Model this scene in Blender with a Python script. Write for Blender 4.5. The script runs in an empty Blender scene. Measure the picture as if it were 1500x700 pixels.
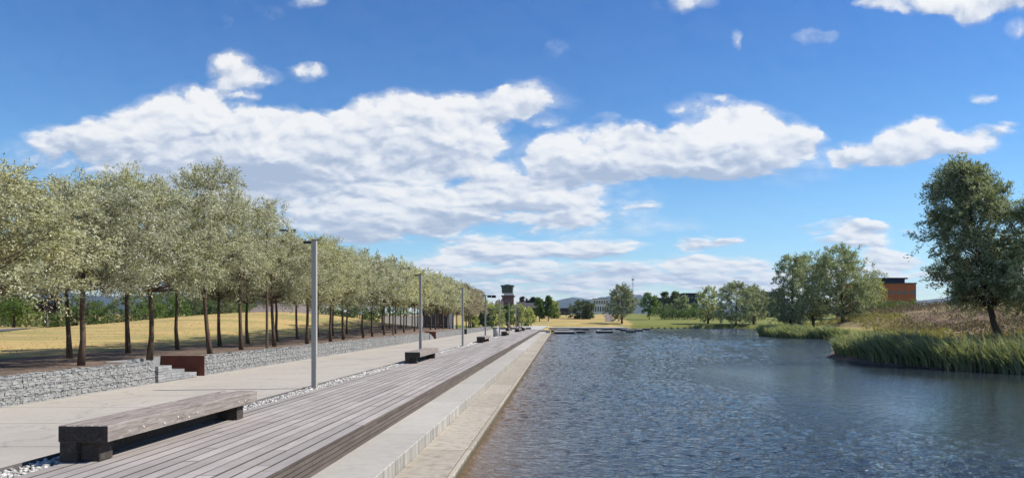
import bpy, bmesh, math, random
import numpy as np
from mathutils import Vector, Matrix
random.seed(7)
SC = bpy.context.scene
COL = SC.collection
R = math.radians
F, CX, HY, EYE = 1112.0, 821.0, 467.0, 1.65      # focal length in photo pixels, vanishing point, eye height

def at(px, y):                                    # x of a photo column at distance y
    return (px - CX) / F * y
def zat(py, y):                                   # height of a photo row at distance y
    return EYE - (py - HY) / F * y

# ------------------------------------------------------------------ helpers
def link(o, parent=None):
    COL.objects.link(o)
    if parent is not None: o.parent = parent
    return o
def tag(o, label=None, cat=None, group=None, kind=None):
    if label: o['label'] = label
    if cat: o['category'] = cat
    if group: o['group'] = group
    if kind: o['kind'] = kind
    return o
def empty(name, loc=(0, 0, 0), rz=0.0):
    o = bpy.data.objects.new(name, None); o.empty_display_size = .2
    o.location = loc; o.rotation_euler = (0, 0, rz)
    return link(o)
def mesh_of(name, verts, faces, mats, rnd=None, midx=None, smooth=False):
    me = bpy.data.meshes.new(name)
    me.from_pydata(verts.tolist() if isinstance(verts, np.ndarray) else verts, [],
                   faces.tolist() if isinstance(faces, np.ndarray) else faces)
    for m in (mats if isinstance(mats, (list, tuple)) else [mats]): me.materials.append(m)
    if rnd is not None:
        a = me.attributes.new('rnd', 'FLOAT', 'FACE'); a.data.foreach_set('value', np.asarray(rnd, dtype=np.float32))
    if midx is not None: me.polygons.foreach_set('material_index', np.asarray(midx, dtype=np.int32))
    if smooth: me.polygons.foreach_set('use_smooth', np.ones(len(me.polygons), dtype=bool))
    me.update()
    return me
def obj(name, me, parent=None, loc=None):
    o = bpy.data.objects.new(name, me)
    if loc is not None: o.location = loc
    return link(o, parent)

class MB:
    """collects boxes, tubes and quads into one mesh"""
    def __init__(s): s.v, s.f, s.r, s.m = [], [], [], []
    def add(s, vs, fs, r=None, m=0):
        b = len(s.v); s.v += [tuple(p) for p in vs]
        r = random.random() if r is None else r
        for f in fs: s.f.append([i + b for i in f]); s.r.append(r); s.m.append(m)
    def box(s, x0, x1, y0, y1, z0, z1, r=None, m=0, jit=0.0, rz=0.0, c=0.0, side_m=None):
        """box, c = width of a chamfer round its top"""
        x0, x1 = min(x0, x1), max(x0, x1); y0, y1 = min(y0, y1), max(y0, y1)
        if c:
            vs = [(x0, y0, z0), (x1, y0, z0), (x1, y1, z0), (x0, y1, z0), (x0, y0, z1 - c), (x1, y0, z1 - c), (x1, y1, z1 - c), (x0, y1, z1 - c),
                  (x0 + c, y0 + c, z1), (x1 - c, y0 + c, z1), (x1 - c, y1 - c, z1), (x0 + c, y1 - c, z1)]
            fs = [(3, 2, 1, 0), (0, 1, 5, 4), (1, 2, 6, 5), (2, 3, 7, 6), (3, 0, 4, 7), (4, 5, 9, 8), (5, 6, 10, 9), (6, 7, 11, 10), (7, 4, 8, 11), (8, 9, 10, 11)]
        else:
            vs = [(x0, y0, z0), (x1, y0, z0), (x1, y1, z0), (x0, y1, z0), (x0, y0, z1), (x1, y0, z1), (x1, y1, z1), (x0, y1, z1)]
            fs = [(3, 2, 1, 0), (4, 5, 6, 7), (0, 1, 5, 4), (1, 2, 6, 5), (2, 3, 7, 6), (3, 0, 4, 7)]
        if jit: vs = [tuple(q + random.uniform(-jit, jit) for q in p) for p in vs]
        if rz:
            cx, cy = (x0 + x1) / 2, (y0 + y1) / 2; co, si = math.cos(rz), math.sin(rz)
            vs = [(cx + (x - cx) * co - (y - cy) * si, cy + (x - cx) * si + (y - cy) * co, z) for x, y, z in vs]
        s.add(vs, fs, r, m)
        if side_m is not None: s.m[-len(fs):] = [side_m] * (len(fs) - 1) + [m]
    def tube(s, pts, rad, n=6, r=None, m=0, cap=True):
        pts = [Vector(p) for p in pts]; k = len(pts); vs = []
        ref = Vector((0, 0, 1)) if abs((pts[-1] - pts[0]).normalized().z) < .8 else Vector((1, 0, 0))
        for i, p in enumerate(pts):
            t = (pts[min(i + 1, k - 1)] - pts[max(i - 1, 0)]).normalized()
            a = t.cross(ref).normalized(); b = t.cross(a)
            for j in range(n):
                th = 2 * math.pi * j / n
                vs.append(p + (a * math.cos(th) + b * math.sin(th)) * rad[i])
        fs = [(i * n + j, i * n + (j + 1) % n, (i + 1) * n + (j + 1) % n, (i + 1) * n + j) for i in range(k - 1) for j in range(n)]
        if cap: fs += [tuple(range(n - 1, -1, -1)), tuple((k - 1) * n + j for j in range(n))]
        s.add(vs, fs, r, m)
    def lathe(s, prof, n=20, c=(0, 0, 0), r=None, m=0):
        vs = [(c[0] + q * math.cos(2 * math.pi * j / n), c[1] + q * math.sin(2 * math.pi * j / n), c[2] + z) for q, z in prof for j in range(n)]
        k = len(prof)
        fs = [(i * n + j, i * n + (j + 1) % n, (i + 1) * n + (j + 1) % n, (i + 1) * n + j) for i in range(k - 1) for j in range(n)]
        fs += [tuple(range(n - 1, -1, -1)), tuple((k - 1) * n + j for j in range(n))]
        s.add(vs, fs, r, m)
    def mesh(s, name, mats, smooth=False): return mesh_of(name, s.v, s.f, mats, s.r, s.m, smooth)
    def build(s, name, mats, parent=None, loc=None, smooth=False): return obj(name, s.mesh(name, mats, smooth), parent, loc)

# ------------------------------------------------------------------ materials
def new_mat(name, rough=.8, spec=.3):
    m = bpy.data.materials.new(name); m.use_nodes = True
    nt = m.node_tree; b = nt.nodes['Principled BSDF']
    b.inputs['Roughness'].default_value = rough; b.inputs['Specular IOR Level'].default_value = spec
    return m, nt, b
def N(nt, t, **kw):
    n = nt.nodes.new(t)
    for k, v in kw.items():
        if k == 'ins':
            for kk, vv in v.items(): n.inputs[kk].default_value = vv
        else: setattr(n, k, v)
    return n
def L(nt, a, b): nt.links.new(a, b)
def ramp(nt, src, stops, interp='LINEAR'):
    r = N(nt, 'ShaderNodeValToRGB'); r.color_ramp.interpolation = interp
    e = r.color_ramp.elements
    while len(e) < len(stops): e.new(.5)
    for i, (p, c) in enumerate(stops):
        e[i].position = p; e[i].color = (*c, 1) if len(c) == 3 else c
    L(nt, src, r.inputs[0]); return r.outputs[0]
def coords(nt, scale=(1, 1, 1), which='Object', rot=(0, 0, 0)):
    tc = N(nt, 'ShaderNodeTexCoord'); mp = N(nt, 'ShaderNodeMapping')
    mp.inputs['Scale'].default_value = scale; mp.inputs['Rotation'].default_value = rot
    L(nt, tc.outputs[which], mp.inputs['Vector']); return mp.outputs[0]
def noise_n(nt, vec, scale, detail=4, rough=.55, dist=0.0, out='Fac'):
    n = N(nt, 'ShaderNodeTexNoise'); n.inputs['Scale'].default_value = scale
    n.inputs['Detail'].default_value = detail; n.inputs['Roughness'].default_value = rough; n.inputs['Distortion'].default_value = dist
    if vec is not None: L(nt, vec, n.inputs['Vector'])
    return n.outputs[out]
def mix(nt, fac, a, b, mode='MIX'):
    m = N(nt, 'ShaderNodeMix', data_type='RGBA', blend_type=mode, clamp_factor=True)
    for src, i in ((fac, 0), (a, 6), (b, 7)):
        if isinstance(src, (int, float)): m.inputs[i].default_value = src
        elif isinstance(src, tuple): m.inputs[i].default_value = (*src, 1)
        else: L(nt, src, m.inputs[i])
    return m.outputs[2]
def math_n(nt, op, a, b=0.0, c=None, clamp=False):
    m = N(nt, 'ShaderNodeMath', operation=op, use_clamp=clamp)
    for i, q in enumerate((a, b, c)):
        if q is None: continue
        if isinstance(q, (int, float)): m.inputs[i].default_value = q
        else: L(nt, q, m.inputs[i])
    return m.outputs[0]
def attr(nt, name='rnd', out='Fac'):
    return N(nt, 'ShaderNodeAttribute', attribute_name=name).outputs[out]
def bump(nt, b, h, strength=.4, dist=.02):
    bn = N(nt, 'ShaderNodeBump'); bn.inputs['Strength'].default_value = strength; bn.inputs['Distance'].default_value = dist
    L(nt, h, bn.inputs['Height']); L(nt, bn.outputs[0], b.inputs['Normal'])
def scl(c, k): return tuple(q * k for q in c)

def mat_speckle(name, base, var=.25, scale=8, rough=.85, bscale=60, bstr=.3, bdist=.004, use_rnd=False, rvar=.25, stretch=(1, 1, 1), spec=.3, metal=0.0):
    m, nt, b = new_mat(name, rough, spec)
    v = coords(nt, stretch)
    n1 = noise_n(nt, v, scale, 5); n2 = noise_n(nt, v, bscale, 3)
    c = ramp(nt, n1, [(.28, scl(base, 1 - var)), (.72, scl(base, 1 + var))])
    c = mix(nt, .35, c, ramp(nt, n2, [(.3, scl(base, .7)), (.7, scl(base, 1.3))]))
    if use_rnd:
        k = ramp(nt, attr(nt), [(0, (1 - rvar,) * 3), (1, (1 + rvar,) * 3)]); c = mix(nt, 1.0, c, k, 'MULTIPLY')
    L(nt, c, b.inputs['Base Color']); bump(nt, b, n2, bstr, bdist); b.inputs['Metallic'].default_value = metal
    return m

def mat_leaf(name, c1, c2, back, trans=.35, tcol=None, rough=.55, tree_var=.22):
    m, nt, b = new_mat(name, rough, .25)
    nt.nodes.remove(b)
    c = ramp(nt, attr(nt), [(0.0, c1), (.75, c2), (1.0, scl(c2, 1.25))])
    oi = N(nt, 'ShaderNodeObjectInfo')
    tv = ramp(nt, oi.outputs['Random'], [(0, (1 - tree_var, 1 - tree_var, 1 - tree_var * .6)), (.5, (1, 1, 1)), (1, (1 + tree_var, 1 + tree_var * .8, 1 - tree_var * .3))])
    geo = N(nt, 'ShaderNodeNewGeometry')
    c = mix(nt, geo.outputs['Backfacing'], c, back)
    c = mix(nt, 1.0, c, tv, 'MULTIPLY')
    p = N(nt, 'ShaderNodeBsdfPrincipled'); p.inputs['Roughness'].default_value = rough; p.inputs['Specular IOR Level'].default_value = .3
    L(nt, c, p.inputs['Base Color'])
    t = N(nt, 'ShaderNodeBsdfTranslucent')
    L(nt, mix(nt, 1.0, c, tcol or (1.1, 1.15, .6), 'MULTIPLY'), t.inputs['Color'])
    ms = N(nt, 'ShaderNodeMixShader'); ms.inputs[0].default_value = trans
    L(nt, p.outputs[0], ms.inputs[1]); L(nt, t.outputs[0], ms.inputs[2])
    L(nt, ms.outputs[0], nt.nodes['Material Output'].inputs['Surface'])
    return m

def mat_bark(name, c):
    m, nt, b = new_mat(name, .9, .2)
    v = coords(nt, (9, 9, 1.6)); n1 = noise_n(nt, v, 2.2, 6, .65, .6)
    L(nt, ramp(nt, n1, [(.3, scl(c, .45)), (.55, c), (.75, scl(c, 1.6))]), b.inputs['Base Color']); bump(nt, b, n1, .8, .02)
    return m

def mat_deck():
    m, nt, b = new_mat('weathered_decking', .8, .25)
    v = coords(nt, (14, .55, 14)); g = noise_n(nt, v, 3.0, 6, .65, .4)
    v2 = coords(nt, (1, 1, 1)); blot = noise_n(nt, v2, .9, 5, .6)
    c = ramp(nt, g, [(.25, (.27, .245, .222)), (.5, (.335, .307, .284)), (.78, (.39, .36, .335))])
    c = mix(nt, 1.0, c, ramp(nt, attr(nt), [(0, (.84, .83, .82)), (.5, (1, .985, .97)), (1, (1.12, 1.11, 1.10))]), 'MULTIPLY')
    c = mix(nt, 1.0, c, ramp(nt, blot, [(.3, (.86, .85, .85)), (.7, (1.1, 1.1, 1.1))]), 'MULTIPLY')
    L(nt, c, b.inputs['Base Color']); bump(nt, b, g, .5, .004)
    return m

def mat_bench():
    m, nt, b = new_mat('old_bench_timber', .85, .2)
    v = coords(nt, (10, .7, 10)); g = noise_n(nt, v, 3.0, 6, .7, .8)
    kn = noise_n(nt, coords(nt, (1.2, 1.2, 5)), 2.6, 3, .5)
    c = ramp(nt, g, [(.25, (.065, .052, .044)), (.5, (.215, .183, .16)), (.75, (.34, .305, .275))])
    c = mix(nt, ramp(nt, kn, [(.6, (0, 0, 0)), (.72, (.55, .55, .55))]), c, (.42, .37, .32))
    c = mix(nt, 1.0, c, ramp(nt, attr(nt), [(0, (.8, .8, .8)), (1, (1.15, 1.15, 1.15))]), 'MULTIPLY')
    L(nt, c, b.inputs['Base Color']); bump(nt, b, g, .7, .008)
    return m
def mat_endgrain():
    m, nt, b = new_mat('shaded_end_grain', .9, .15)  # shade of the near end and supports worked into the grain colour
    w = noise_n(nt, coords(nt), 22, 5, .7, 1.2)
    L(nt, ramp(nt, w, [(.3, (.028, .023, .020)), (.62, (.075, .063, .055)), (.75, (.2, .18, .165))]), b.inputs['Base Color']); bump(nt, b, w, .6, .006)
    return m

def mat_concrete(name, base, joint=None, stain=.5, streak=False):
    m, nt, b = new_mat(name, .88, .25)
    v = coords(nt); n1 = noise_n(nt, v, .55, 6, .6); n2 = noise_n(nt, v, 6, 5, .6); n3 = noise_n(nt, v, 120, 2)
    c = ramp(nt, n1, [(.28, scl(base, .86)), (.72, scl(base, 1.12))])
    c = mix(nt, .5, c, ramp(nt, n2, [(.3, scl(base, .82)), (.7, scl(base, 1.16))]))
    c = mix(nt, .3, c, ramp(nt, n3, [(.3, scl(base, .65)), (.7, scl(base, 1.3))]))
    c = mix(nt, 1.0, c, ramp(nt, attr(nt), [(0, (.88, .88, .87)), (1, (1.08, 1.08, 1.08))]), 'MULTIPLY')
    # drip marks that run down and across the slabs
    s1 = noise_n(nt, coords(nt, (3.0, 9.0, .35)), 1.3, 5, .65)
    c = mix(nt, math_n(nt, 'MULTIPLY', ramp(nt, s1, [(.52, (0, 0, 0)), (.72, (1, 1, 1))]), stain), c, scl(base, .45))
    if streak:
        geo = N(nt, 'ShaderNodeNewGeometry'); sx = N(nt, 'ShaderNodeSeparateXYZ'); L(nt, geo.outputs['Normal'], sx.inputs[0])
        up = math_n(nt, 'ABSOLUTE', sx.outputs[0]); s2 = noise_n(nt, coords(nt, (1, 4.5, .25)), 1.4, 6, .7)
        c = mix(nt, math_n(nt, 'MULTIPLY', up, ramp(nt, s2, [(.42, (0, 0, 0)), (.62, (.8, .8, .8))])), c, scl(base, .33))
    if streak:
        zz = N(nt, 'ShaderNodeSeparateXYZ'); L(nt, v, zz.inputs[0])
        wl = math_n(nt, 'MULTIPLY_ADD', math_n(nt, 'SUBTRACT', n2, .5), .10, zz.outputs[2])
        c = mix(nt, ramp(nt, math_n(nt, 'MULTIPLY_ADD', wl, -9.0, -4.55), [(.0, (0, 0, 0)), (.6, (.9, .9, .9))]), c, (.075, .06, .032))
        ln = noise_n(nt, coords(nt, (1, .35, 1)), 1.1, 6, .7)
        c = mix(nt, ramp(nt, ln, [(.55, (0, 0, 0)), (.7, (.4, .4, .4))]), c, scl(base, .55))
    if joint:
        bl = noise_n(nt, coords(nt, (1, .5, 1)), .33, 7, .68)
        c = mix(nt, ramp(nt, bl, [(.5, (0, 0, 0)), (.62, (.32, .32, .32))]), c, scl(base, .66))
        ck = N(nt, 'ShaderNodeTexVoronoi', feature='DISTANCE_TO_EDGE'); ck.inputs['Scale'].default_value = .22
        wv_ = noise_n(nt, v, .8, 5, .7, out='Color'); va = N(nt, 'ShaderNodeVectorMath', operation='MULTIPLY_ADD'); L(nt, wv_, va.inputs[0]); va.inputs[1].default_value = (1.6, 1.6, 0); L(nt, v, va.inputs[2]); L(nt, va.outputs[0], ck.inputs['Vector'])
        c = mix(nt, ramp(nt, ck.outputs['Distance'], [(.0, (.55, .55, .55)), (.006, (0, 0, 0))]), c, scl(base, .4))
        sx = N(nt, 'ShaderNodeSeparateXYZ'); L(nt, v, sx.inputs[0])
        fr = math_n(nt, 'FRACT', math_n(nt, 'DIVIDE', sx.outputs[1], joint))
        d = math_n(nt, 'LESS_THAN', math_n(nt, 'ABSOLUTE', math_n(nt, 'SUBTRACT', fr, .5)), .016 / joint)
        c = mix(nt, math_n(nt, 'MULTIPLY', d, .9), c, scl(base, .3))
    L(nt, c, b.inputs['Base Color']); bump(nt, b, n3, .25, .003)
    return m

M = {}
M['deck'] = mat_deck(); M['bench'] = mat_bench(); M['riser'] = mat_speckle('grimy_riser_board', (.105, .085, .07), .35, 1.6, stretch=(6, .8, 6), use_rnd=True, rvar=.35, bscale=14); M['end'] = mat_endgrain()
M['path'] = mat_concrete('path_concrete', (.405, .368, .318), joint=2.2, stain=.12)
M['step'] = mat_concrete('step_concrete', (.395, .37, .325), stain=.26, streak=True)
M['lowstep'] = mat_concrete('low_step_concrete', (.375, .33, .262), stain=.38, streak=True)
M['prom'] = mat_concrete('promenade_concrete', (.45, .42, .38), stain=.1)
M['pebble'] = mat_speckle('white_pebble', (.44, .415, .375), .15, 9, use_rnd=True, rvar=.5)
M['stone'] = mat_speckle('gabion_stone', (.26, .255, .24), .28, 9, use_rnd=True, rvar=.17, bscale=40, bstr=.6, bdist=.01)
M['core'] = mat_speckle('gabion_core', (.19, .188, .18), .3, 8)
M['granite'] = mat_speckle('cut_granite', (.25, .25, .245), .15, 6, use_rnd=True, rvar=.2)
M['wire'] = mat_speckle('galvanised_wire', (.42, .43, .44), .1, 5, rough=.45, metal=.6)
M['corten'] = mat_speckle('rusted_steel', (.16, .052, .034), .35, 3, rough=.8, bscale=50)
M['pole'] = mat_speckle('grey_lamp_paint', (.36, .335, .30), .06, 2, rough=.5, bscale=80, bstr=.05)
M['dark'] = mat_speckle('dark_paint', (.03, .03, .033), .1, 3, rough=.5)
M['steel_edge'] = mat_speckle('steel_edging', (.13, .12, .11), .2, 4, rough=.6)
M['bin'] = mat_speckle('bin_concrete', (.36, .34, .34), .12, 5)
M['lid'] = mat_speckle('bin_lid', (.55, .50, .42), .12, 5)
M['bark'] = mat_bark('tree_bark', (.125, .085, .06)); M['bark_dark'] = mat_bark('dark_bark', (.07, .055, .045)); M['bark_grey'] = mat_bark('grey_bark', (.2, .18, .16))
M['silver'] = mat_leaf('silver_leaf', (.20, .20, .095), (.415, .405, .235), (.63, .62, .47), .38, tcol=(1.05, 1.08, .72), tree_var=.12)
M['silver_dry'] = mat_leaf('dry_silver_leaf', (.20, .175, .095), (.37, .325, .20), (.52, .48, .37), .36, tcol=(1.1, 1.0, .65), tree_var=.12)
M['willow'] = mat_leaf('willow_leaf', (.10, .14, .052), (.235, .275, .12), (.46, .48, .33), .3)
M['green'] = mat_leaf('green_leaf', (.05, .095, .022), (.12, .20, .045), (.14, .20, .075), .35)
M['lime'] = mat_leaf('light_green_leaf', (.20, .23, .06), (.41, .43, .15), (.42, .44, .2), .35)
M['olive'] = mat_leaf('olive_leaf', (.065, .095, .035), (.145, .18, .08), (.17, .20, .115), .3)
M['spruce'] = mat_leaf('needle', (.012, .028, .014), (.03, .05, .026), (.025, .045, .024), .1)
M['purple'] = mat_leaf('purple_leaf', (.018, .010, .016), (.045, .022, .032), (.05, .028, .04), .25, tcol=(1.2, .6, .7))
M['reed'] = mat_leaf('reed_leaf', (.06, .10, .036), (.21, .255, .10), (.30, .32, .17), .35, tree_var=.05)
M['grassg'] = mat_leaf('bank_grass', (.13, .14, .035), (.27, .24, .08), (.27, .24, .09), .3, tree_var=.05)
M['straw'] = mat_leaf('dead_reed', (.25, .19, .09), (.42, .34, .18), (.4, .33, .18), .2, tree_var=.03)
M['heath'] = mat_leaf('heather', (.055, .04, .03), (.22, .16, .085), (.18, .135, .075), .2, tree_var=.05)
M['brick'] = mat_speckle('orange_brick', (.38, .115, .042), .15, .6, bscale=6)
M['redbrick'] = mat_speckle('red_brick', (.125, .06, .052), .3, .35, bscale=4)
M['greenglass'] = mat_speckle('green_cab_glass', (.03, .055, .058), .2, .6, rough=.15, spec=.6)
M['cabroof'] = mat_speckle('green_roof', (.05, .075, .075), .2, .6)
M['navy'] = mat_speckle('navy_cladding', (.022, .028, .05), .2, .5)
M['white'] = mat_speckle('white_render', (.62, .60, .57), .06, .5)
M['pinkwall'] = mat_speckle('pale_house_wall', (.42, .34, .31), .15, .3)
M['roof'] = mat_speckle('dark_roof', (.07, .06, .06), .2, .5)
M['slate'] = mat_speckle('slate_cladding', (.055, .058, .068), .35, 1.2, stretch=(9, 9, .15), bscale=8)
M['glass'] = mat_speckle('window_glass', (.03, .04, .055), .2, .6, rough=.1, spec=.7)
M['greywall'] = mat_speckle('grey_wall', (.27, .265, .265), .1, .8)
M['duskwall'] = mat_speckle('dusky_wall', (.10, .07, .068), .2, 1)
M['asphalt'] = mat_speckle('asphalt', (.11, .108, .108), .15, .7)
M['float'] = mat_speckle('pontoon_concrete', (.22, .21, .195), .2, 2)
M['floatdark'] = mat_speckle('dark_pontoon_side', (.045, .042, .042), .25, 3)  # darker tone than the slab tops
M['hill'] = mat_speckle('forested_hill', (.028, .042, .03), .3, .01, bscale=.06, bstr=0)
M['mound'] = mat_speckle('bare_earth_slope', (.17, .135, .115), .2, .05, bscale=.5)
M['skin'] = mat_speckle('skin', (.45, .28, .2), .05, 5, rough=.6)
M['cloth_dark'] = mat_speckle('dark_clothing', (.045, .025, .035), .1, 8)
M['cloth_pale'] = mat_speckle('pale_clothing', (.55, .45, .44), .05, 8)
M['hair'] = mat_speckle('brown_hair', (.05, .03, .02), .1, 20)

# ------------------------------------------------------------------ terrain
WATER_Z = -.64
WAVE = 1.0
SHORE = [(-1.5, -40), (-1.5, 119), (-2.6, 121), (-3, 150), (-3, 187), (20, 189.5), (38, 189), (51, 185), (47, 165), (40, 138), (32, 114), (28.2, 104), (27.6, 93),
         (29.5, 88.5), (32.5, 85), (32, 78), (25, 68), (20, 56), (15.6, 45), (15.4, 39.5), (17, 35), (19.6, 32), (24, 28.5), (30, 22), (40, 8), (52, -40)]
def sdist(X, Y):
    """signed distance to the pond's edge, positive on land"""
    d2 = np.full(X.shape, 1e18); ins = np.zeros(X.shape, bool)
    n = len(SHORE)
    for i in range(n):
        (x0, y0), (x1, y1) = SHORE[i], SHORE[(i + 1) % n]
        dx, dy = x1 - x0, y1 - y0
        t = np.clip(((X - x0) * dx + (Y - y0) * dy) / (dx * dx + dy * dy), 0, 1)
        d2 = np.minimum(d2, (X - x0 - t * dx) ** 2 + (Y - y0 - t * dy) ** 2)
        c = ((y0 > Y) != (y1 > Y)) & (X < (x1 - x0) * (Y - y0) / ((y1 - y0) if y1 != y0 else 1e-9) + x0)
        ins ^= c
    d = np.sqrt(d2); return np.where(ins, -d, d)
def ss(a, b, x):
    t = np.clip((x - a) / (b - a), 0, 1); return t * t * (3 - 2 * t)
def wob(X, Y, s, seed=0):
    r = np.random.RandomState(seed); o = np.zeros(np.shape(X))
    for k in range(7):
        a = r.uniform(0, 6.28); f = s * r.uniform(.6, 1.9); o = o + np.sin((X * math.cos(a) + Y * math.sin(a)) * f + r.uniform(0, 6.28)) / 7 * 1.6
    return o
NOTCH = [(19.7, 22.3), (60.8, 63.2)]
def height(X, Y):
    X = np.asarray(X, float); Y = np.asarray(Y, float)
    d = sdist(X, Y)
    left = .53 + .36 * ss(-15, -40, X) * ss(20, 60, Y) + 1.15 * np.exp(-((X + 22.5) / 8) ** 2 - ((Y - 70) / 20) ** 2) \
        + .8 * ss(-16, -30, X) * np.exp(-((Y - 66) / 14) ** 2) * ss(-40, -30, X) + .1 * wob(X, Y, .16, 3) * ss(-16, -22, X)
    left = left * (1 - .55 * ss(70, 110, Y) * ss(-25, -12, X))
    far = .34 + .027 * np.clip(Y - 190, 0, 125) + .25 * wob(X, Y, .05, 4) * ss(192, 230, Y)
    path = np.where(Y < 118.5, -.3, -.03)
    h = np.where(X <= -10.85, left, path)
    right = -.64 + .25 * np.clip(d, 0, 3) + 1.0 * ss(2.5, 24, d) + 3.3 * np.exp(-((X - 76) / 36) ** 2 - ((Y - 105) / 46) ** 2) * ss(3, 14, d) \
        + (.16 * wob(X, Y, .45, 5) + .12 * wob(X, Y, 1.3, 6)) * ss(3, 8, d)
    h = np.where(X > 8, right, h)
    k = ss(186, 191, Y) * (X <= 8) + ss(168, 200, Y) * (X > 8)
    h = h * (1 - k) + far * k
    h = np.where((d < 0), np.maximum(-.72 + d * .35, -1.9), h)
    h = np.where((X > -3.3) & (X < 8) & (Y < 118.5) & (d >= 0), -1.9, h)
    for a, b in NOTCH:
        h = np.where((X > -11.75) & (X < -10.0) & (Y > a - .02) & (Y < b + .02), -.3, h)
    return h
def hz(x, y): return float(height(np.array([x]), np.array([y]))[0])

def grow(a, b, n, p): return [a + (b - a) * (i / n) ** p for i in range(1, n + 1)]
xs = sorted(set([round(v, 3) for v in np.arange(-60, 100.1, 1.25)] + [-10.9, -10.8, -11.8, -11.7, -10.05, -9.95, -3.35, -3.25, -1.5, -1.45] + grow(-60, -9000, 26, 3.2) + grow(100, 9000, 26, 3.2)))
ys = sorted(set([round(v, 3) for v in np.arange(-40, 240.1, 1.25)] + [19.66, 19.7, 22.3, 22.34, 60.76, 60.8, 63.2, 63.24, 118.4, 118.6, 187.5, 189.6] + grow(-40, -300, 6, 2) + grow(240, 9500, 30, 3)))
gx, gy = np.meshgrid(np.array(xs), np.array(ys)); gz = height(gx, gy)
V = np.stack([gx.ravel(), gy.ravel(), gz.ravel()], 1)
nx, ny = len(xs), len(ys)
ii = np.arange(nx * ny).reshape(ny, nx)
FQ = np.stack([ii[:-1, :-1].ravel(), ii[:-1, 1:].ravel(), ii[1:, 1:].ravel(), ii[1:, :-1].ravel()], 1)

def mat_ground():
    m, nt, b = new_mat('park_ground', .95, .1)
    v = coords(nt); z = N(nt, 'ShaderNodeAttribute', attribute_name='zone'); s = N(nt, 'ShaderNodeSeparateColor'); L(nt, z.outputs['Color'], s.inputs[0])
    n1 = noise_n(nt, v, .35, 6, .65); n2 = noise_n(nt, v, 3.2, 5, .7); n3 = noise_n(nt, coords(nt, (.25, 1, 1)), .45, 5, .6)
    n4 = noise_n(nt, v, 22, 3, .7)
    dry = ramp(nt, n2, [(.25, (.36, .25, .09)), (.5, (.45, .32, .13)), (.75, (.53, .39, .17))])
    dry = mix(nt, ramp(nt, n3, [(.46, (0, 0, 0)), (.62, (.85, .85, .85))]), dry, (.25, .235, .085))
    dry = mix(nt, ramp(nt, n1, [(.54, (0, 0, 0)), (.68, (.6, .6, .6))]), dry, (.36, .225, .10))
    n6 = noise_n(nt, coords(nt, (.5, 1, 1)), .16, 5, .65)
    dry = mix(nt, ramp(nt, n6, [(.5, (0, 0, 0)), (.62, (.75, .75, .75))]), dry, (.24, .225, .085))
    grn = ramp(nt, n2, [(.25, (.09, .115, .028)), (.5, (.17, .185, .05)), (.75, (.26, .245, .085))])
    earth = ramp(nt, n2, [(.25, (.085, .06, .045)), (.5, (.15, .11, .085)), (.75, (.22, .17, .14))])
    hea = ramp(nt, n1, [(.3, (.13, .085, .06)), (.43, (.25, .165, .095)), (.56, (.42, .30, .15)), (.75, (.25, .22, .085))])
    n5 = noise_n(nt, v, .11, 4, .6)
    hea = mix(nt, ramp(nt, n5, [(.42, (.85, .85, .85)), (.52, (0, 0, 0))]), hea, (.115, .08, .06))
    hea = mix(nt, ramp(nt, n5, [(.52, (0, 0, 0)), (.6, (.75, .75, .75))]), hea, (.22, .215, .07))
    hea = mix(nt, .45, hea, ramp(nt, n2, [(.3, (.07, .05, .042)), (.7, (.28, .20, .13))]))
    def edge(ch): return ramp(nt, math_n(nt, 'ADD', ch, math_n(nt, 'MULTIPLY', math_n(nt, 'SUBTRACT', n1, .5), .9)), [(.42, (0, 0, 0)), (.58, (1, 1, 1))])
    c = mix(nt, edge(s.outputs[1]), dry, grn); c = mix(nt, edge(s.outputs[2]), c, hea)
    c = mix(nt, edge(s.outputs[0]), c, earth)
    c = mix(nt, .6, c, ramp(nt, n4, [(.3, (.6, .6, .6)), (.7, (1.35, 1.35, 1.35))]), 'MULTIPLY')
    L(nt, c, b.inputs['Base Color']); bump(nt, b, math_n(nt, 'ADD', n2, n4), .5, .05)
    return m
me = mesh_of('ground', V, FQ, mat_ground(), smooth=True)
D = sdist(gx, gy)
earth = ((gx > 8) & (gy < 150) & (D < 1.3)) * 1.0 + ((gx > -15.6 + .7 * wob(gx, gy, .9, 9)) & (gx < -9) & (gy < 112)) * 1.0
land = (D > 0)
green = np.where(gx > 8, np.clip(1.15 - D / 9, 0, 1), 0) * (gy < 185) + ss(182, 185, gy) * ss(13, 24, gx - (gy - 190) * .05) * 1.2 + (gy > 330) * .5
green = np.where((gx < -10) & (gy > 108) & (gy < 150), .8, green)
heath = np.where((gx > 8) & (gy < 170), ss(5, 11, D), 0)
zone = np.stack([earth, np.clip(green, 0, 1), heath, np.ones_like(heath)], -1).reshape(-1, 4).astype(np.float32)
a = me.attributes.new('zone', 'FLOAT_COLOR', 'POINT'); a.data.foreach_set('color', zone.ravel())
tag(obj('ground', me), kind='structure')

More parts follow.
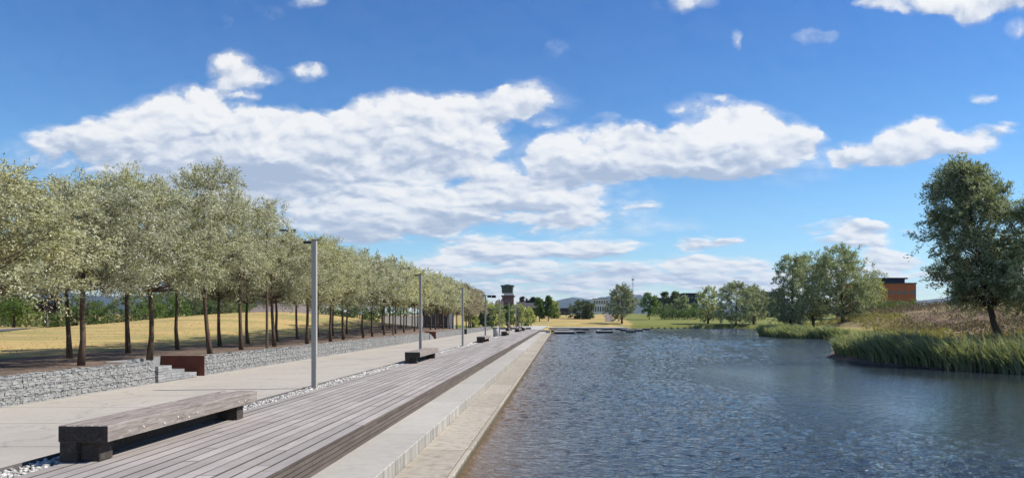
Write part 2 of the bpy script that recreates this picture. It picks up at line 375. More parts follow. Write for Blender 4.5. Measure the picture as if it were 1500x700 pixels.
# water
def mat_water():
    m, nt, b = new_mat('pond_water', .06, .5)
    b.inputs['IOR'].default_value = 1.33
    v = coords(nt); sx = N(nt, 'ShaderNodeSeparateXYZ'); L(nt, v, sx.inputs[0])
    big = noise_n(nt, coords(nt, (.5, 1, 1)), .05, 3, .5)
    w1 = noise_n(nt, coords(nt, (.8, 1.15, 1), rot=(0, 0, .5)), 4.2, 3, .55, .5)
    w2 = noise_n(nt, coords(nt, (.7, 1.25, 1), rot=(0, 0, -.35)), 10, 3, .6, .4)
    w3 = noise_n(nt, coords(nt, (.6, 1, 1)), 1.6, 2, .5)
    h = math_n(nt, 'ADD', math_n(nt, 'MULTIPLY', w1, .62), math_n(nt, 'ADD', math_n(nt, 'MULTIPLY', w2, .28), math_n(nt, 'MULTIPLY', w3, .35)))
    h = math_n(nt, 'MULTIPLY', h, ramp(nt, big, [(.35, (.75, .75, .75)), (.65, (1.15, 1.15, 1.15))]))
    my = N(nt, 'ShaderNodeMapRange', clamp=True); L(nt, sx.outputs[1], my.inputs[0])
    for i, q in ((1, 15.0), (2, 120.0), (3, 1.0), (4, 4.0)): my.inputs[i].default_value = q
    h = math_n(nt, 'MULTIPLY', math_n(nt, 'MULTIPLY', h, my.outputs[0]), attr(nt, 'ruffle'))
    bump(nt, b, h, 1.0, .20)
    edge = ramp(nt, sx.outputs[0], [(0, (1, 1, 1)), (1, (1, 1, 1))])
    # the bed shows brown over the shallow ledge along the concrete edge
    mr = N(nt, 'ShaderNodeMapRange', clamp=True); L(nt, sx.outputs[0], mr.inputs[0])
    for i, q in ((1, -1.47), (2, .9), (3, 1.0), (4, 0.0)): mr.inputs[i].default_value = q
    sh = math_n(nt, 'POWER', mr.outputs[0], 2.2)
    c = mix(nt, sh, (.027, .037, .045), (.17, .105, .05))
    L(nt, c, b.inputs['Base Color'])
    return m
# ripples as real relief: a grid whose rows get wider apart with distance, raised by a sum of short wind waves
wxs = np.concatenate([np.arange(-1.9, 20, .06), np.arange(20, 62, .34), np.arange(62, 111, 4.0)])
wy = [-40.0, -20, -5, 3]; yy = 6.0
while yy < 191: wy.append(yy); yy += max(.04, .0052 * yy)
wy.append(192.0); wys = np.array(wy)
wgx, wgy = np.meshgrid(wxs, wys); wz = np.zeros_like(wgx)
cellx = np.gradient(wxs)[None, :]; celly = np.gradient(wys)[:, None]
rw = np.random.RandomState(77)
gust = .62 + .38 * wob(wgx, wgy * .6, .35, 78) + .25 * wob(wgx, wgy * .5, .09, 79); gust = np.clip(gust, .25, 1.3)
for k in range(80):
    lam = .15 * (3.6 ** rw.uniform(0, 1) ** 1.3) ; th = math.pi + rw.normal(0, .95)
    kx, ky = 2 * math.pi / lam * math.cos(th), 2 * math.pi / lam * math.sin(th)
    lx, ly = lam / max(abs(math.cos(th)), .05), lam / max(abs(math.sin(th)), .05)
    fade = np.clip((lx / cellx - 2.2) / 1.6, 0, 1) * np.clip((ly / celly - 2.2) / 1.6, 0, 1)
    wz += .030 * lam / (2 * math.pi) * math.sqrt(2) * fade * np.sin(kx * wgx + ky * wgy + rw.uniform(0, 6.28))
lee = np.where(wgx > 5, .30 + .70 * ss(1.0, 11.0, -sdist(wgx, wgy)), 1.0)       # calm water in the lee of the right bank
lee = lee * (1 - .80 * ss(4.5, 8.5, wgx + .04 * (wgy - 15)) * (1 - ss(30, 46, wgy)))
for k in range(40):                                  # longer waves take over where the short ones are too small to see
    lam = .7 * (3.0 ** rw.uniform(0, 1)); th = math.pi + rw.normal(0, .95)
    kx, ky = 2 * math.pi / lam * math.cos(th), 2 * math.pi / lam * math.sin(th)
    lx, ly = lam / max(abs(math.cos(th)), .05), lam / max(abs(math.sin(th)), .05)
    fade = np.clip((lx / cellx - 2.2) / 1.6, 0, 1) * np.clip((ly / celly - 2.2) / 1.6, 0, 1) * ss(22, 75, wgy)
    wz += .034 * lam / (2 * math.pi) * math.sqrt(2) * fade * np.sin(kx * wgx + ky * wgy + rw.uniform(0, 6.28))
wz = wz * gust * lee * WAVE + WATER_Z
wn, wm_ = len(wxs), len(wys); wi = np.arange(wn * wm_).reshape(wm_, wn)
wf = np.stack([wi[:-1, :-1].ravel(), wi[:-1, 1:].ravel(), wi[1:, 1:].ravel(), wi[1:, :-1].ravel()], 1)
me = bpy.data.meshes.new('water'); me.vertices.add(wn * wm_); me.vertices.foreach_set('co', np.stack([wgx.ravel(), wgy.ravel(), wz.ravel()], 1).ravel().astype(np.float32))
me.loops.add(len(wf) * 4); me.loops.foreach_set('vertex_index', wf.ravel().astype(np.int32)); me.polygons.add(len(wf)); me.polygons.foreach_set('loop_start', (np.arange(len(wf)) * 4).astype(np.int32))
me.update(calc_edges=True); me.polygons.foreach_set('use_smooth', np.ones(len(wf), dtype=bool)); me.materials.append(mat_water())
la = me.attributes.new('ruffle', 'FLOAT', 'POINT'); la.data.foreach_set('value', (lee * np.clip(gust, .55, 1.15)).ravel().astype(np.float32))
tag(obj('water', me), kind='structure')

# ------------------------------------------------------------------ hard landscape
mb = MB()
mb.v = [(-10.62, -8, -.012), (-6.16, -8, -.012), (-6.16, 118.6, -.012), (-10.62, 118.6, -.012)]; mb.f = [[0, 1, 2, 3]]; mb.r = [.5]; mb.m = [0]
tag(mb.build('path', M['path']), kind='structure')
mb = MB(); mb.add([(-10.8, 118.6, -.004), (-2.9, 118.6, -.004), (-2.9, 187.6, -.004), (-10.8, 187.6, -.004)], [(0, 1, 2, 3)], .5)
tag(mb.build('far_pavement', M['prom']), kind='structure')
mb = MB(); mb.box(-2.9, 15.5, 176, 189.9, -1.5, -.36, .7); tag(mb.build('pond_promenade', M['prom']), kind='structure')

# steel edge between path and pebbles
mb = MB(); mb.box(-6.16, -6.145, -8, 116.5, -.2, .012, .5)
tag(mb.build('steel_edging', M['steel_edge']), 'thin dark steel edging between concrete path and white pebbles', 'edging')

# white pebble strip
rs = np.random.RandomState(3)
bmi = bmesh.new(); bmesh.ops.create_icosphere(bmi, subdivisions=1, radius=1)
ico_v = np.array([v.co[:] for v in bmi.verts]); ico_f = np.array([[v.index for v in f.verts] for f in bmi.faces]); bmi.free()
pv, pf, pr = [], [], []
def pebble(x, y, z, s):
    c = ico_v * (s * rs.uniform(.7, 1.3), s * rs.uniform(.7, 1.3), s * rs.uniform(.45, .8)) * (1 + rs.uniform(-.18, .18, (len(ico_v), 1)))
    a = rs.uniform(0, 6.28); ca, sa = math.cos(a), math.sin(a)
    c = np.stack([c[:, 0] * ca - c[:, 1] * sa, c[:, 0] * sa + c[:, 1] * ca, c[:, 2]], 1) + (x, y, z)
    pf.append(ico_f + len(pv) * len(ico_v)); pv.append(c); pr.extend([rs.uniform(0, 1)] * len(ico_f))
y = 5.0
while y < 116:
    s = .024 if y < 20 else (.032 if y < 45 else .06)
    for k in range(6 if y < 45 else 3):
        x = rs.uniform(-6.12, -5.74)
        pebble(x, y + rs.uniform(-.02, .02), -.045 + rs.uniform(-.012, .035), s * rs.uniform(.7, 1.5))
    y += s * 1.25
me = mesh_of('gravel', np.concatenate(pv), np.concatenate(pf), M['pebble'], pr)
tag(obj('gravel', me), 'strip of loose white pebbles between concrete path and timber deck', kind='stuff')
mb = MB(); mb.add([(-6.145, -8, -.06), (-5.70, -8, -.06), (-5.70, 116.5, -.06), (-6.145, 116.5, -.06)], [(0, 1, 2, 3)], .2)
tag(mb.build('pebble_bed', M['core']), kind='structure')

# timber deck: boards along the water, with the boards of its riser
mb = MB()
nb, x0, x1 = 14, -5.72, -3.06
w = (x1 - x0) / nb
for i in range(nb):
    y = -6.0 - random.uniform(0, 3.5)
    while y < 115.6:
        l = random.choice([3.6, 4.2, 4.8]); ye = min(y + l, 115.6)
        a = x0 + i * w
        mb.box(a + .010, a + w - .010, y + .002, ye - .002, -.036 + random.uniform(-.002, .002), 0 + random.uniform(-.0025, .0025), c=.006, side_m=1)
        y = ye
for k in range(4):
    y = -6.0 - random.uniform(0, 3)
    zt = -.045 - k * .066
    while y < 115.5:
        ye = min(y + random.choice([3.6, 4.2, 4.8]), 115.5)
        mb.box(-3.105, -3.075, y + .002, ye - .002, zt - .052, zt, r=random.uniform(.2, .8), m=1); y = ye
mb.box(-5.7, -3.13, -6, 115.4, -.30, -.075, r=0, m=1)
tag(mb.build('deck', [M['deck'], M['riser']]), kind='structure')

# two concrete steps down to the water
mb = MB(); y = -7.3
while y < 117:
    ye = min(y + 5.05, 117.2); mb.box(-3.14, -2.285, y + .004, ye - .004, -1.9, -.30 + random.uniform(-.002, .002), c=.012); y = ye
tag(mb.build('upper_step', M['step']), kind='structure')
mb = MB(); y = -6.1
while y < 117:
    ye = min(y + 3.1, 117.6)
    mb.box(-2.283, -1.565, y + .003, ye - .003, -1.9, -.508 + random.uniform(-.002, .002), c=.008)
    mb.box(-1.553, -1.47, y + .003, ye - .003, -1.9, -.500, c=.012)
    y = ye
tag(mb.build('lower_step', M['lowstep']), kind='structure')
mb = MB(); mb.box(-4.6, -1.6, 117.7, 120.6, -1.9, -.08, .6, c=.02); tag(mb.build('deck_landing', M['prom']), kind='structure')

# gabion walls
def gabion(y0, y1, label, sx=.10, sz=.045):
    t = empty('gabion_wall', (-10.7, y0, 0)); tag(t, label, 'wall', 'stone-filled gabion walls')
    top = .55
    c = MB(); c.box(-.24, .180, .03, y1 - y0 - .03, -.3, top - .05, .3); c.build('core', M['core'], t)
    st = MB()
    for side in ('front', 'top'):
        rows = int((top + .02) / sz) if side == 'front' else 4
        for k in range(rows):
            y = random.uniform(0, sx)
            while y < y1 - y0 - .05:
                far = (y + y0) > 50
                l = sx * random.uniform(.5, 1.5) * (1.8 if far else 1); ye = min(y + l, y1 - y0)
                if side == 'front':
                    z = -.02 + k * sz + random.uniform(-.012, .012); pr = random.uniform(-.012, .012)
                    st.box(.08, .19 + pr, y + .002, ye - .002, z + .002, z + sz - .001 + random.uniform(-.008, .012), jit=.009)
                else:
                    x = -.27 + k * .1; z = top - random.uniform(0, .03)
                    st.box(x, x + .095, y + .004, ye - .004, top - .1, z, jit=.012)
                y = ye
    st.build('stones', M['stone'], t)
    cg = MB(); y = 0.0
    while y < y1 - y0 + .01:
        cg.box(.232, .242, y - .005, y + .005, -.01, top + .02, .5); y += 2.0 if y1 - y0 < 30 or y + y0 < 50 else 4.0
    for z in (.0, .18, .36, .545): cg.box(.236, .243, 0, y1 - y0, z, z + .006, .5)
    cg.build('wire_cage', M['wire'], t)
    return t
gabion(4.0, 19.68, 'low gabion wall of grey stone at the left, ending at the near granite steps')
gabion(22.32, 60.8, 'long gabion wall of grey stone between the two rusty steel panels')
gabion(63.2, 114.5, 'distant gabion wall of grey stone beyond the small far rusty panel')

# granite steps in the wall gaps, rusty panels behind them
def steps(y0, y1, label):
    t = empty('granite_steps', (-10.5, y0, 0)); tag(t, label, 'steps', 'granite steps through the gabion wall')
    n, dy = 4, (y1 - y0 - .5) / 3.0
    for k in range(3):
        m = MB(); z0 = .0 if k == 0 else .1375 * k
        zt = .1375 * (3 - k)
        for j in range(2 * (3 - k)):                               # courses of small granite blocks
            yb = k * dy
            while yb < (k + 1) * dy - .01:
                ye = min(yb + random.uniform(.16, .3), (k + 1) * dy)
                m.box(-1.1, .05 + random.uniform(-.004, .004), yb + .003, ye - .003, j * .06875 + .003, (j + 1) * .06875 - .003, jit=.003); yb = ye
        m.box(-1.1, .02, k * dy + .01, (k + 1) * dy - .01, -.3, zt - .01, .3)
        m.build('step', M['granite'], t)
    return t
steps(19.72, 22.3, 'grey granite steps in the near gap of the gabion wall')
steps(60.84, 63.2, 'small distant granite steps in the far gap of the gabion wall')
def panel(y, label, h=.56, x0=-11.72, x1=-10.44):
    t = empty('rusty_panel', ((x0 + x1) / 2, y, 0)); tag(t, label, 'steel panel', 'rusty steel panels closing the wall ends')
    w = (x1 - x0) / 2
    m = MB(); m.box(-w, w, -.012, .004, -.1, h, .5); m.build('plate', M['corten'], t)
    m = MB(); m.box(-w, w, -.03, .02, h, h + .016, .4); m.build('top_flange', M['corten'], t)
panel(22.27, 'rust red steel panel beside the near granite steps')
panel(63.17, 'small distant rust red steel panel in the gabion wall', .58, -11.2, -10.36)
mb = MB(); mb.box(-11.80, -11.72, 19.6, 22.4, -.3, .545, .4); mb.box(-11.80, -11.72, 60.7, 63.3, -.3, .545, .4)
tag(mb.build('retaining_wall', M['granite']), 'grey retaining wall at the back of the granite steps', 'wall')

# ------------------------------------------------------------------ street furniture
BENCH = {}
def bench(loc, length, label, copy_from=None):
    t = empty('timber_bench', loc); tag(t, label, 'bench', 'dark timber block benches along the deck')
    key = round(length, 1)
    if key not in BENCH:
        hw = .285
        s = MB(); bw = 2 * hw / 6
        for i in range(6):
            a = -hw + i * bw
            s.box(a + .003, a + bw - .003, .006, length - random.uniform(0, .012), .235, .425 + random.uniform(-.003, .003), c=.009)
        for q in (.75, 1.25, 1.6, 1.9, 2.15, length - .75, length - .5):
            s.tube([(hw - .006, q, .30 + .02 * math.sin(q * 9)), (hw + .006, q, .30 + .02 * math.sin(q * 9))], [.016, .014], 8, .5, m=1)
        e = MB(); e.box(-hw + .003, hw - .003, .0, .0058, .238, .413, .5)
        lg = []
        a = MB(); a.box(-hw + .005, -.085, .02, .8, 0, .232, .1); lg.append(a)
        a = MB(); a.box(-.08, .14, .08, .34, .002, .231, .1); lg.append(a)
        a = MB(); a.box(-hw + .02, .2, length - .62, length - .38, 0, .232, .1); lg.append(a)
        a = MB(); a.box(-hw + .03, -.1, .82, length - .64, .03, .23, .1); rail = a
        BENCH[key] = (s.mesh('seat', [M['bench'], M['lid']]), e.mesh('end_grain', M['end']), [q.mesh('leg', M['end']) for q in lg], rail.mesh('support_beam', M['end']))
    sm, em, lm, rm = BENCH[key]
    se = obj('seat', sm, t); obj('end_grain', em, se)
    for q in lm: obj('leg', q, t)
    obj('support_beam', rm, t)
    return t
bench((-5.485, 8.72, .003), 4.3, 'big weathered timber block bench closest to the camera on the deck edge')
bench((-5.48, 28.1, .003), 4.3, 'timber block bench standing on the deck just before the second lamp post')
bench((-5.5, 52.4, .003), 4.3, 'timber block bench just before the concrete litter bin')
bench((-5.5, 74, .003), 4.3, 'timber block bench just beyond the concrete litter bin')
bench((-5.5, 96, .003), 6.0, 'distant timber block bench with a pale clothed person sitting on it')
bench((-5.35, 107, .003), 4.3, 'distant timber block bench at the far end of the deck')
bench((-7.25, 104, -.01), 2.2, 'distant short timber bench on the path under the dark clothed person')

LH = 3.56
def make_lamp(loc, label, flood=False):
    t = empty('lamp_post', loc); tag(t, label, 'lamp post', 'slim grey lamp posts along the pebble strip')
    return t
pm = MB(); pm.box(-.055, .055, -.055, .055, 0, LH, .5, c=.008); pole_me = pm.mesh('pole', M['pole'])
pm = MB(); pm.box(-.11, .11, -.11, .11, -.03, .012, .5); base_me = pm.mesh('base_plate', M['pole'])
pm = MB(); pm.box(-.25, -.062, -.05, .05, LH - .075, LH - .02, .5); pm.box(-.066, .066, -.066, .066, LH - .002, LH + .014, .4); head_me = pm.mesh('lamp_head', M['dark'])
pm = MB(); pm.box(.03, .16, -.015, .015, LH - .06, LH - .03, .5); pm.box(.16, .46, -.12, .14, LH - .2, LH - .02, .4); pm.box(.5, .82, -.12, .14, LH - .22, LH - .02, .4); flood_me = pm.mesh('floodlight', M['dark'])
pm = MB(); pm.box(.054, .058, -.035, .035, .5, .85, .5); hatch_me = pm.mesh('service_hatch', M['pole'])
lamp_lab = ['slim grey lamp post closest to the camera, beside the big bench', 'second slim grey lamp post, behind the second timber bench',
            'third slim grey lamp post from the camera on the pebble strip', 'fourth lamp post, with dark twin floodlights on its top',
            'fifth lamp post, just right of the concrete litter bin', 'sixth lamp post from the camera, in front of the brick tower',
            'seventh lamp post from the camera along the pebble strip', 'eighth and most distant lamp post along the pebble strip']
for i in range(8):
    t = make_lamp((-5.90, 18.2 + 13.8 * i, -.03), lamp_lab[i])
    obj('pole', pole_me, t); obj('base_plate', base_me, t); obj('lamp_head', head_me, t); obj('service_hatch', hatch_me, t)
    if i == 3: obj('floodlight', flood_me, t)
# taller lamp posts standing in the tree row, arm towards the path
for y, lab in ((28.4, 'tall lamp post hidden in silver trees, dark arm poking out above the closest lamp post'),
               (49.8, 'tall lamp post hidden in the silver trees halfway along the wall'),
               (71.0, 'tall lamp post hidden in silver trees, thin arm poking out near the third lamp post')):
    t = empty('tall_lamp_post', (-10.98, y, .53)); tag(t, lab, 'lamp post', 'tall lamp posts in the tree row')
    m = MB(); m.tube([(0, 0, -.05), (0, 0, 4.5)], [.05, .04], 8, .5); m.build('pole', M['bark'], t)
    m = MB(); m.box(.04, 1.05, -.05, .05, 4.40, 4.455, .5); m.box(.98, 1.07, -.06, .06, 4.36, 4.47, .5); m.build('lamp_arm', M['dark'], t)
for px, lab in ((454, 'short path lamp with white head between trunks, left of the closest lamp post'), (508, 'short path lamp with white head between trunks, right of the closest lamp post'),
                (558, 'short path lamp with white head between trunks, left of the grey concrete wall')):
    y = 118; x = at(px, y); t = empty('path_lamp', (x, y, hz(x, y))); tag(t, lab, 'path lamp', 'white headed path lamps beyond the lawn')
    H = zat(448, y) - hz(x, y)
    m = MB(); m.tube([(.4, 0, -.1), (.4, 0, H)], [.06, .05], 8, .5); m.build('pole', M['pole'], t)
    m = MB(); m.box(-.35, .45, -.12, .12, H, H + .13, .5); m.build('lamp_head', M['white'], t)

# litter bins
t = empty('litter_bin', (at(726.5, 71.5), 71.5, -.01)); tag(t, 'round grey concrete litter bin with pale lid beside the fourth bench', 'litter bin')
m = MB(); m.lathe([(.22, 0), (.26, .03), (.27, .45), (.26, .86), (.2, .87)], 24, r=.5); m.build('barrel', M['bin'], t, smooth=True)
m = MB(); m.lathe([(.2, .872), (.31, .874), (.32, .90), (.25, .95), (.1, .96)], 24, r=.5); m.build('lid', M['lid'], t)
t = empty('litter_bin', (at(682, 83), 83, -.01)); tag(t, 'small dark litter bin standing against the distant gabion wall', 'litter bin')
m = MB(); m.box(-.14, .14, -.14, .14, 0, .5, .5, c=.02); m.box(-.05, .05, -.05, .05, -.02, .0, .5); m.build('barrel', M['dark'], t)
m = MB(); m.box(-.16, .16, -.16, .16, .502, .56, .4, c=.02); m.build('lid', M['dark'], t)

# picnic table on the far lawn
x = at(771, 200); t = empty('picnic_table', (x, 200, hz(x, 200))); tag(t, 'dark picnic table on the dry lawn past the end of the deck', 'table')
m = MB(); m.box(-1.2, 1.2, -.4, .4, .68, .76, .5); m.build('tabletop', M['bench'], t)
for s in (-1, 1):
    m = MB(); m.box(-1.2, 1.2, s * .75 - .15, s * .75 + .15, .4, .46, .5); m.build('seat', M['bench'], t)
    m = MB(); m.box(s * .9 - .05, s * .9 + .05, -.8, .8, .28, .36, .5); m.box(s * .9 - .05, s * .9 + .05, -.3, -.2, 0, .68, .5); m.box(s * .9 - .05, s * .9 + .05, .2, .3, 0, .68, .5); m.build('leg', M['bench'], t)

# seated people far down the path
def person(loc, rz, cloth, label):
    bm = bmesh.new(); sk = bm.verts.layers.skin.verify()
    J = {'pel': ((0, 0, .12), .15), 'waist': ((0, .01, .3), .14), 'chest': ((0, -.02, .5), .165), 'neck': ((0, -.04, .64), .06), 'head': ((0, -.06, .76), .10), 'top': ((0, -.06, .87), .08)}
    for s in (-1, 1):
        J['sh%d' % s] = ((s * .19, -.03, .57), .065); J['el%d' % s] = ((s * .25, -.1, .32), .048); J['wr%d' % s] = ((s * .15, -.3, .2), .035); J['ha%d' % s] = ((s * .12, -.38, .17), .04)
        J['hip%d' % s] = ((s * .1, -.05, .1), .1); J['kn%d' % s] = ((s * .12, -.46, .09), .065); J['an%d' % s] = ((s * .12, -.44, -.34), .045); J['to%d' % s] = ((s * .13, -.6, -.38), .04)
    vs = {k: bm.verts.new(p) for k, (p, r) in J.items()}
    for k, (p, r) in J.items(): vs[k][sk].radius = (r, r)
    E = [('pel', 'waist'), ('waist', 'chest'), ('chest', 'neck'), ('neck', 'head'), ('head', 'top')]
    for s in (-1, 1): E += [('chest', 'sh%d' % s), ('sh%d' % s, 'el%d' % s), ('el%d' % s, 'wr%d' % s), ('wr%d' % s, 'ha%d' % s), ('pel', 'hip%d' % s), ('hip%d' % s, 'kn%d' % s), ('kn%d' % s, 'an%d' % s), ('an%d' % s, 'to%d' % s)]
    for a, b in E: bm.edges.new((vs[a], vs[b]))
    vs['pel'][sk].use_root = True
    me = bpy.data.meshes.new('person'); bm.to_mesh(me); bm.free()
    o = obj('person', me); o.modifiers.new('skin', 'SKIN'); sd = o.modifiers.new('sub', 'SUBSURF'); sd.levels = sd.render_levels = 2
    dg = bpy.context.evaluated_depsgraph_get(); me2 = bpy.data.meshes.new_from_object(o.evaluated_get(dg)); o.modifiers.clear(); o.data = me2
    me2.materials.clear()
    for q in (cloth, M['skin'], M['cloth_dark'], M['hair']): me2.materials.append(q)
    for p in me2.polygons:
        c = p.center; p.use_smooth = True
        p.material_index = 1 if c.z > .63 or (c.y < -.31 and c.z > .14 and abs(c.x) < .2 and c.z < .3) else (2 if c.z < .16 else 0)
    o.location = loc; o.rotation_euler = (0, 0, rz); tag(o, label, 'person')
    h = MB(); h.lathe([(.09, .78), (.118, .82), (.11, .9), (.06, .955), (.01, .965)], 12, (0, -.045, 0), .5)
    h.build('hair', M['hair'], o, smooth=True)
    return o
person((-7.25, 104.5, .43), R(75), M['cloth_dark'], 'person in dark clothing sitting on the short distant bench')
person((-5.45, 100.3, .43), R(100), M['cloth_pale'], 'person in pale top sitting on the distant deck bench')

# transverse low walls at the far end
def low_wall(name, a, b, z0, z1, th, mat, label, cap=True):
    t = empty(name, (a[0], a[1], 0)); tag(t, label, 'wall')
    d = Vector((b[0] - a[0], b[1] - a[1], 0)); n = Vector((-d.y, d.x, 0)).normalized() * th
    def prism(q0, q1, zz0, zz1, off):
        e = n * off
        return [(-e.x, -e.y, zz0), (d.x - e.x, d.y - e.y, zz0), (d.x + n.x + e.x, d.y + n.y + e.y, zz0), (n.x + e.x, n.y + e.y, zz0),
                (-e.x, -e.y, zz1), (d.x - e.x, d.y - e.y, zz1), (d.x + n.x + e.x, d.y + n.y + e.y, zz1), (n.x + e.x, n.y + e.y, zz1)]
    fs = [(3, 2, 1, 0), (4, 5, 6, 7), (0, 1, 5, 4), (1, 2, 6, 5), (2, 3, 7, 6), (3, 0, 4, 7)]
    m = MB(); m.add(prism(0, 1, z0, z1 - .06, 0), fs, .5); m.build('wall_face', mat, t)
    if cap: m = MB(); m.add(prism(0, 1, z1 - .058, z1, .06), fs, .5); m.build('coping', mat, t)
    return t
low_wall('stone_wall', (-12.5, 121), (-4.7, 121), -.2, .32, .4, M['core'], 'low dark stone wall across the far end of the path')
low_wall('stone_wall', (-3.0, 190.2), (15.5, 190.6), -.6, .30, .4, M['duskwall'], 'long low dark wall behind the far pond promenade')
low_wall('concrete_wall', (at(560, 96), 96), (at(620, 100), 100), 0, 2.05, .3, M['greywall'], 'grey concrete wall beyond the trees, left of the slate pavilion')

# pontoons / stepping slabs in the far water
PONT = [(812, 842, 118.5, 14.0), (803, 811, 136, 2.5), (816, 834, 146, 9.0), (845, 857, 125, 4.5), (852, 863, 160, 3.0), (840, 851, 171, 3.0), (875, 898, 125.5, 6.0), (882, 897, 160, 3.5), (902, 910, 165, 2.2),
        (912, 930, 150, 7.0), (919, 932, 131, 4), (934, 942, 143, 6), (943, 952, 160, 2.5)]
PL = ['closest wide concrete pontoon touching the end of the concrete steps', 'narrow concrete pontoon against the far landing', 'pale concrete pontoon behind the closest wide one', 'small concrete pontoon right of the closest wide one',
      'thin concrete pontoon lying behind the small one', 'concrete pontoon in the last row nearest the landing', 'dark sided concrete pontoon at the front of the middle cluster', 'concrete pontoon behind the dark sided middle one', 'short concrete pontoon in the gap between two clusters',
      'wide concrete pontoon at the back of the right cluster', 'low concrete pontoon at the front of the right cluster', 'tilted looking square concrete pontoon right of the low one', 'last concrete pontoon at the right end of the clusters']
for (p0, p1, y, dp), lab in zip(PONT, PL):
    xa, xb = at(p0, y), at(p1, y); t = empty('pontoon', ((xa + xb) / 2, y, WATER_Z)); tag(t, lab, 'pontoon', 'concrete pontoons in the far end of the pond')
    hw = (xb - xa) / 2; top = .30
    m = MB(); m.box(-hw + .03, hw - .03, .03, dp - .03, -.3, top - .09, .5); m.build('hull', M['floatdark'], t)
    m = MB(); m.box(-hw, hw, 0, dp, top - .088, top, .5, c=.015); m.build('slab', M['float'], t)
for i in range(8):
    x = at(955 + i * 9.5, 187.5); t = empty('shore_block', (x, 187.6, -.64)); tag(t, 'small dark block at the far waterline beyond the pontoons', 'stone block', 'dark blocks along the far waterline')
    m = MB(); m.box(-.3, .3, -.3, .3, -.2, .2, .5, jit=.05, c=.05); o = m.build('block', M['floatdark'], t)

# asphalt path over the lawn on the left
def drape(name, pts, width, mat, up=.03):
    P = []
    for (x0, y0), (x1, y1) in zip(pts[:-1], pts[1:]):
        for k in range(6): P.append((x0 + (x1 - x0) * k / 6, y0 + (y1 - y0) * k / 6))
    P.append(pts[-1]); vs, fs = [], []
    for i, p in enumerate(P):
        a, b = P[max(0, i - 1)], P[min(len(P) - 1, i + 1)]
        d = Vector((b[0] - a[0], b[1] - a[1])).normalized(); n = Vector((-d.y, d.x))
        for j in range(5):
            q = (j / 4 - .5) * width; x, y = p[0] + n.x * q, p[1] + n.y * q; vs.append((x, y, hz(x, y) + up))
    for i in range(len(P) - 1):
        for j in range(4): fs.append((i * 5 + j, i * 5 + j + 1, (i + 1) * 5 + j + 1, (i + 1) * 5 + j))
    return tag(obj(name, mesh_of(name, vs, fs, mat, [.5] * len(fs))), kind='structure')
drape('lawn_path', [(-31, 34), (-34.5, 46), (-38, 55), (-40, 62), (-36, 66), (-30, 69)], 2.2, M['asphalt'], .05)
drape('far_path', [(at(893, 215), 215), (at(893, 240), 240), (at(889, 290), 290), (at(895, 330), 330)], 2.6, M['mound'], .05)

# ------------------------------------------------------------------ trees
def unit(a): return a / (np.linalg.norm(a, axis=-1, keepdims=True) + 1e-9)
def leaves(pos, ax, Ln, Wd, rs, name, mat, rnd=None):
    n = len(pos); side = unit(np.cross(ax, rs.normal(size=(n, 3))))
    nrm = np.cross(ax, side)
    l = (Ln * rs.uniform(.65, 1.25, (n, 1))); w = Wd * rs.uniform(.7, 1.2, (n, 1))
    mid = pos + ax * l * .45 + nrm * l * .06
    v = np.stack([pos, mid + side * w / 2, pos + ax * l, mid - side * w / 2], 1).reshape(-1, 3)
    f = np.arange(4 * n).reshape(n, 4)
    return mesh_of(name, v, f, mat, rs.uniform(0, 1, n) if rnd is None else rnd)
PROFILE = {
    'round': lambda t: np.sqrt(np.clip(1 - (2 * t - 1) ** 2, 0, 1)) ** .8,
    'vase': lambda t: np.clip(.45 + 1.5 * t, 0, 1) * np.sqrt(np.clip(1 - np.clip((t - .55) / .45, 0, 1) ** 2, 0, 1)) ** .9 + .12,
    'oval': lambda t: np.sin(np.pi * np.clip(t * .86 + .1, 0, 1)) ** .65,
    'cone': lambda t: np.clip(1.02 - t, 0, 1) ** .8,
    'tall': lambda t: np.sin(np.pi * np.clip(t * .8 + .17, 0, 1)) ** .75,
}
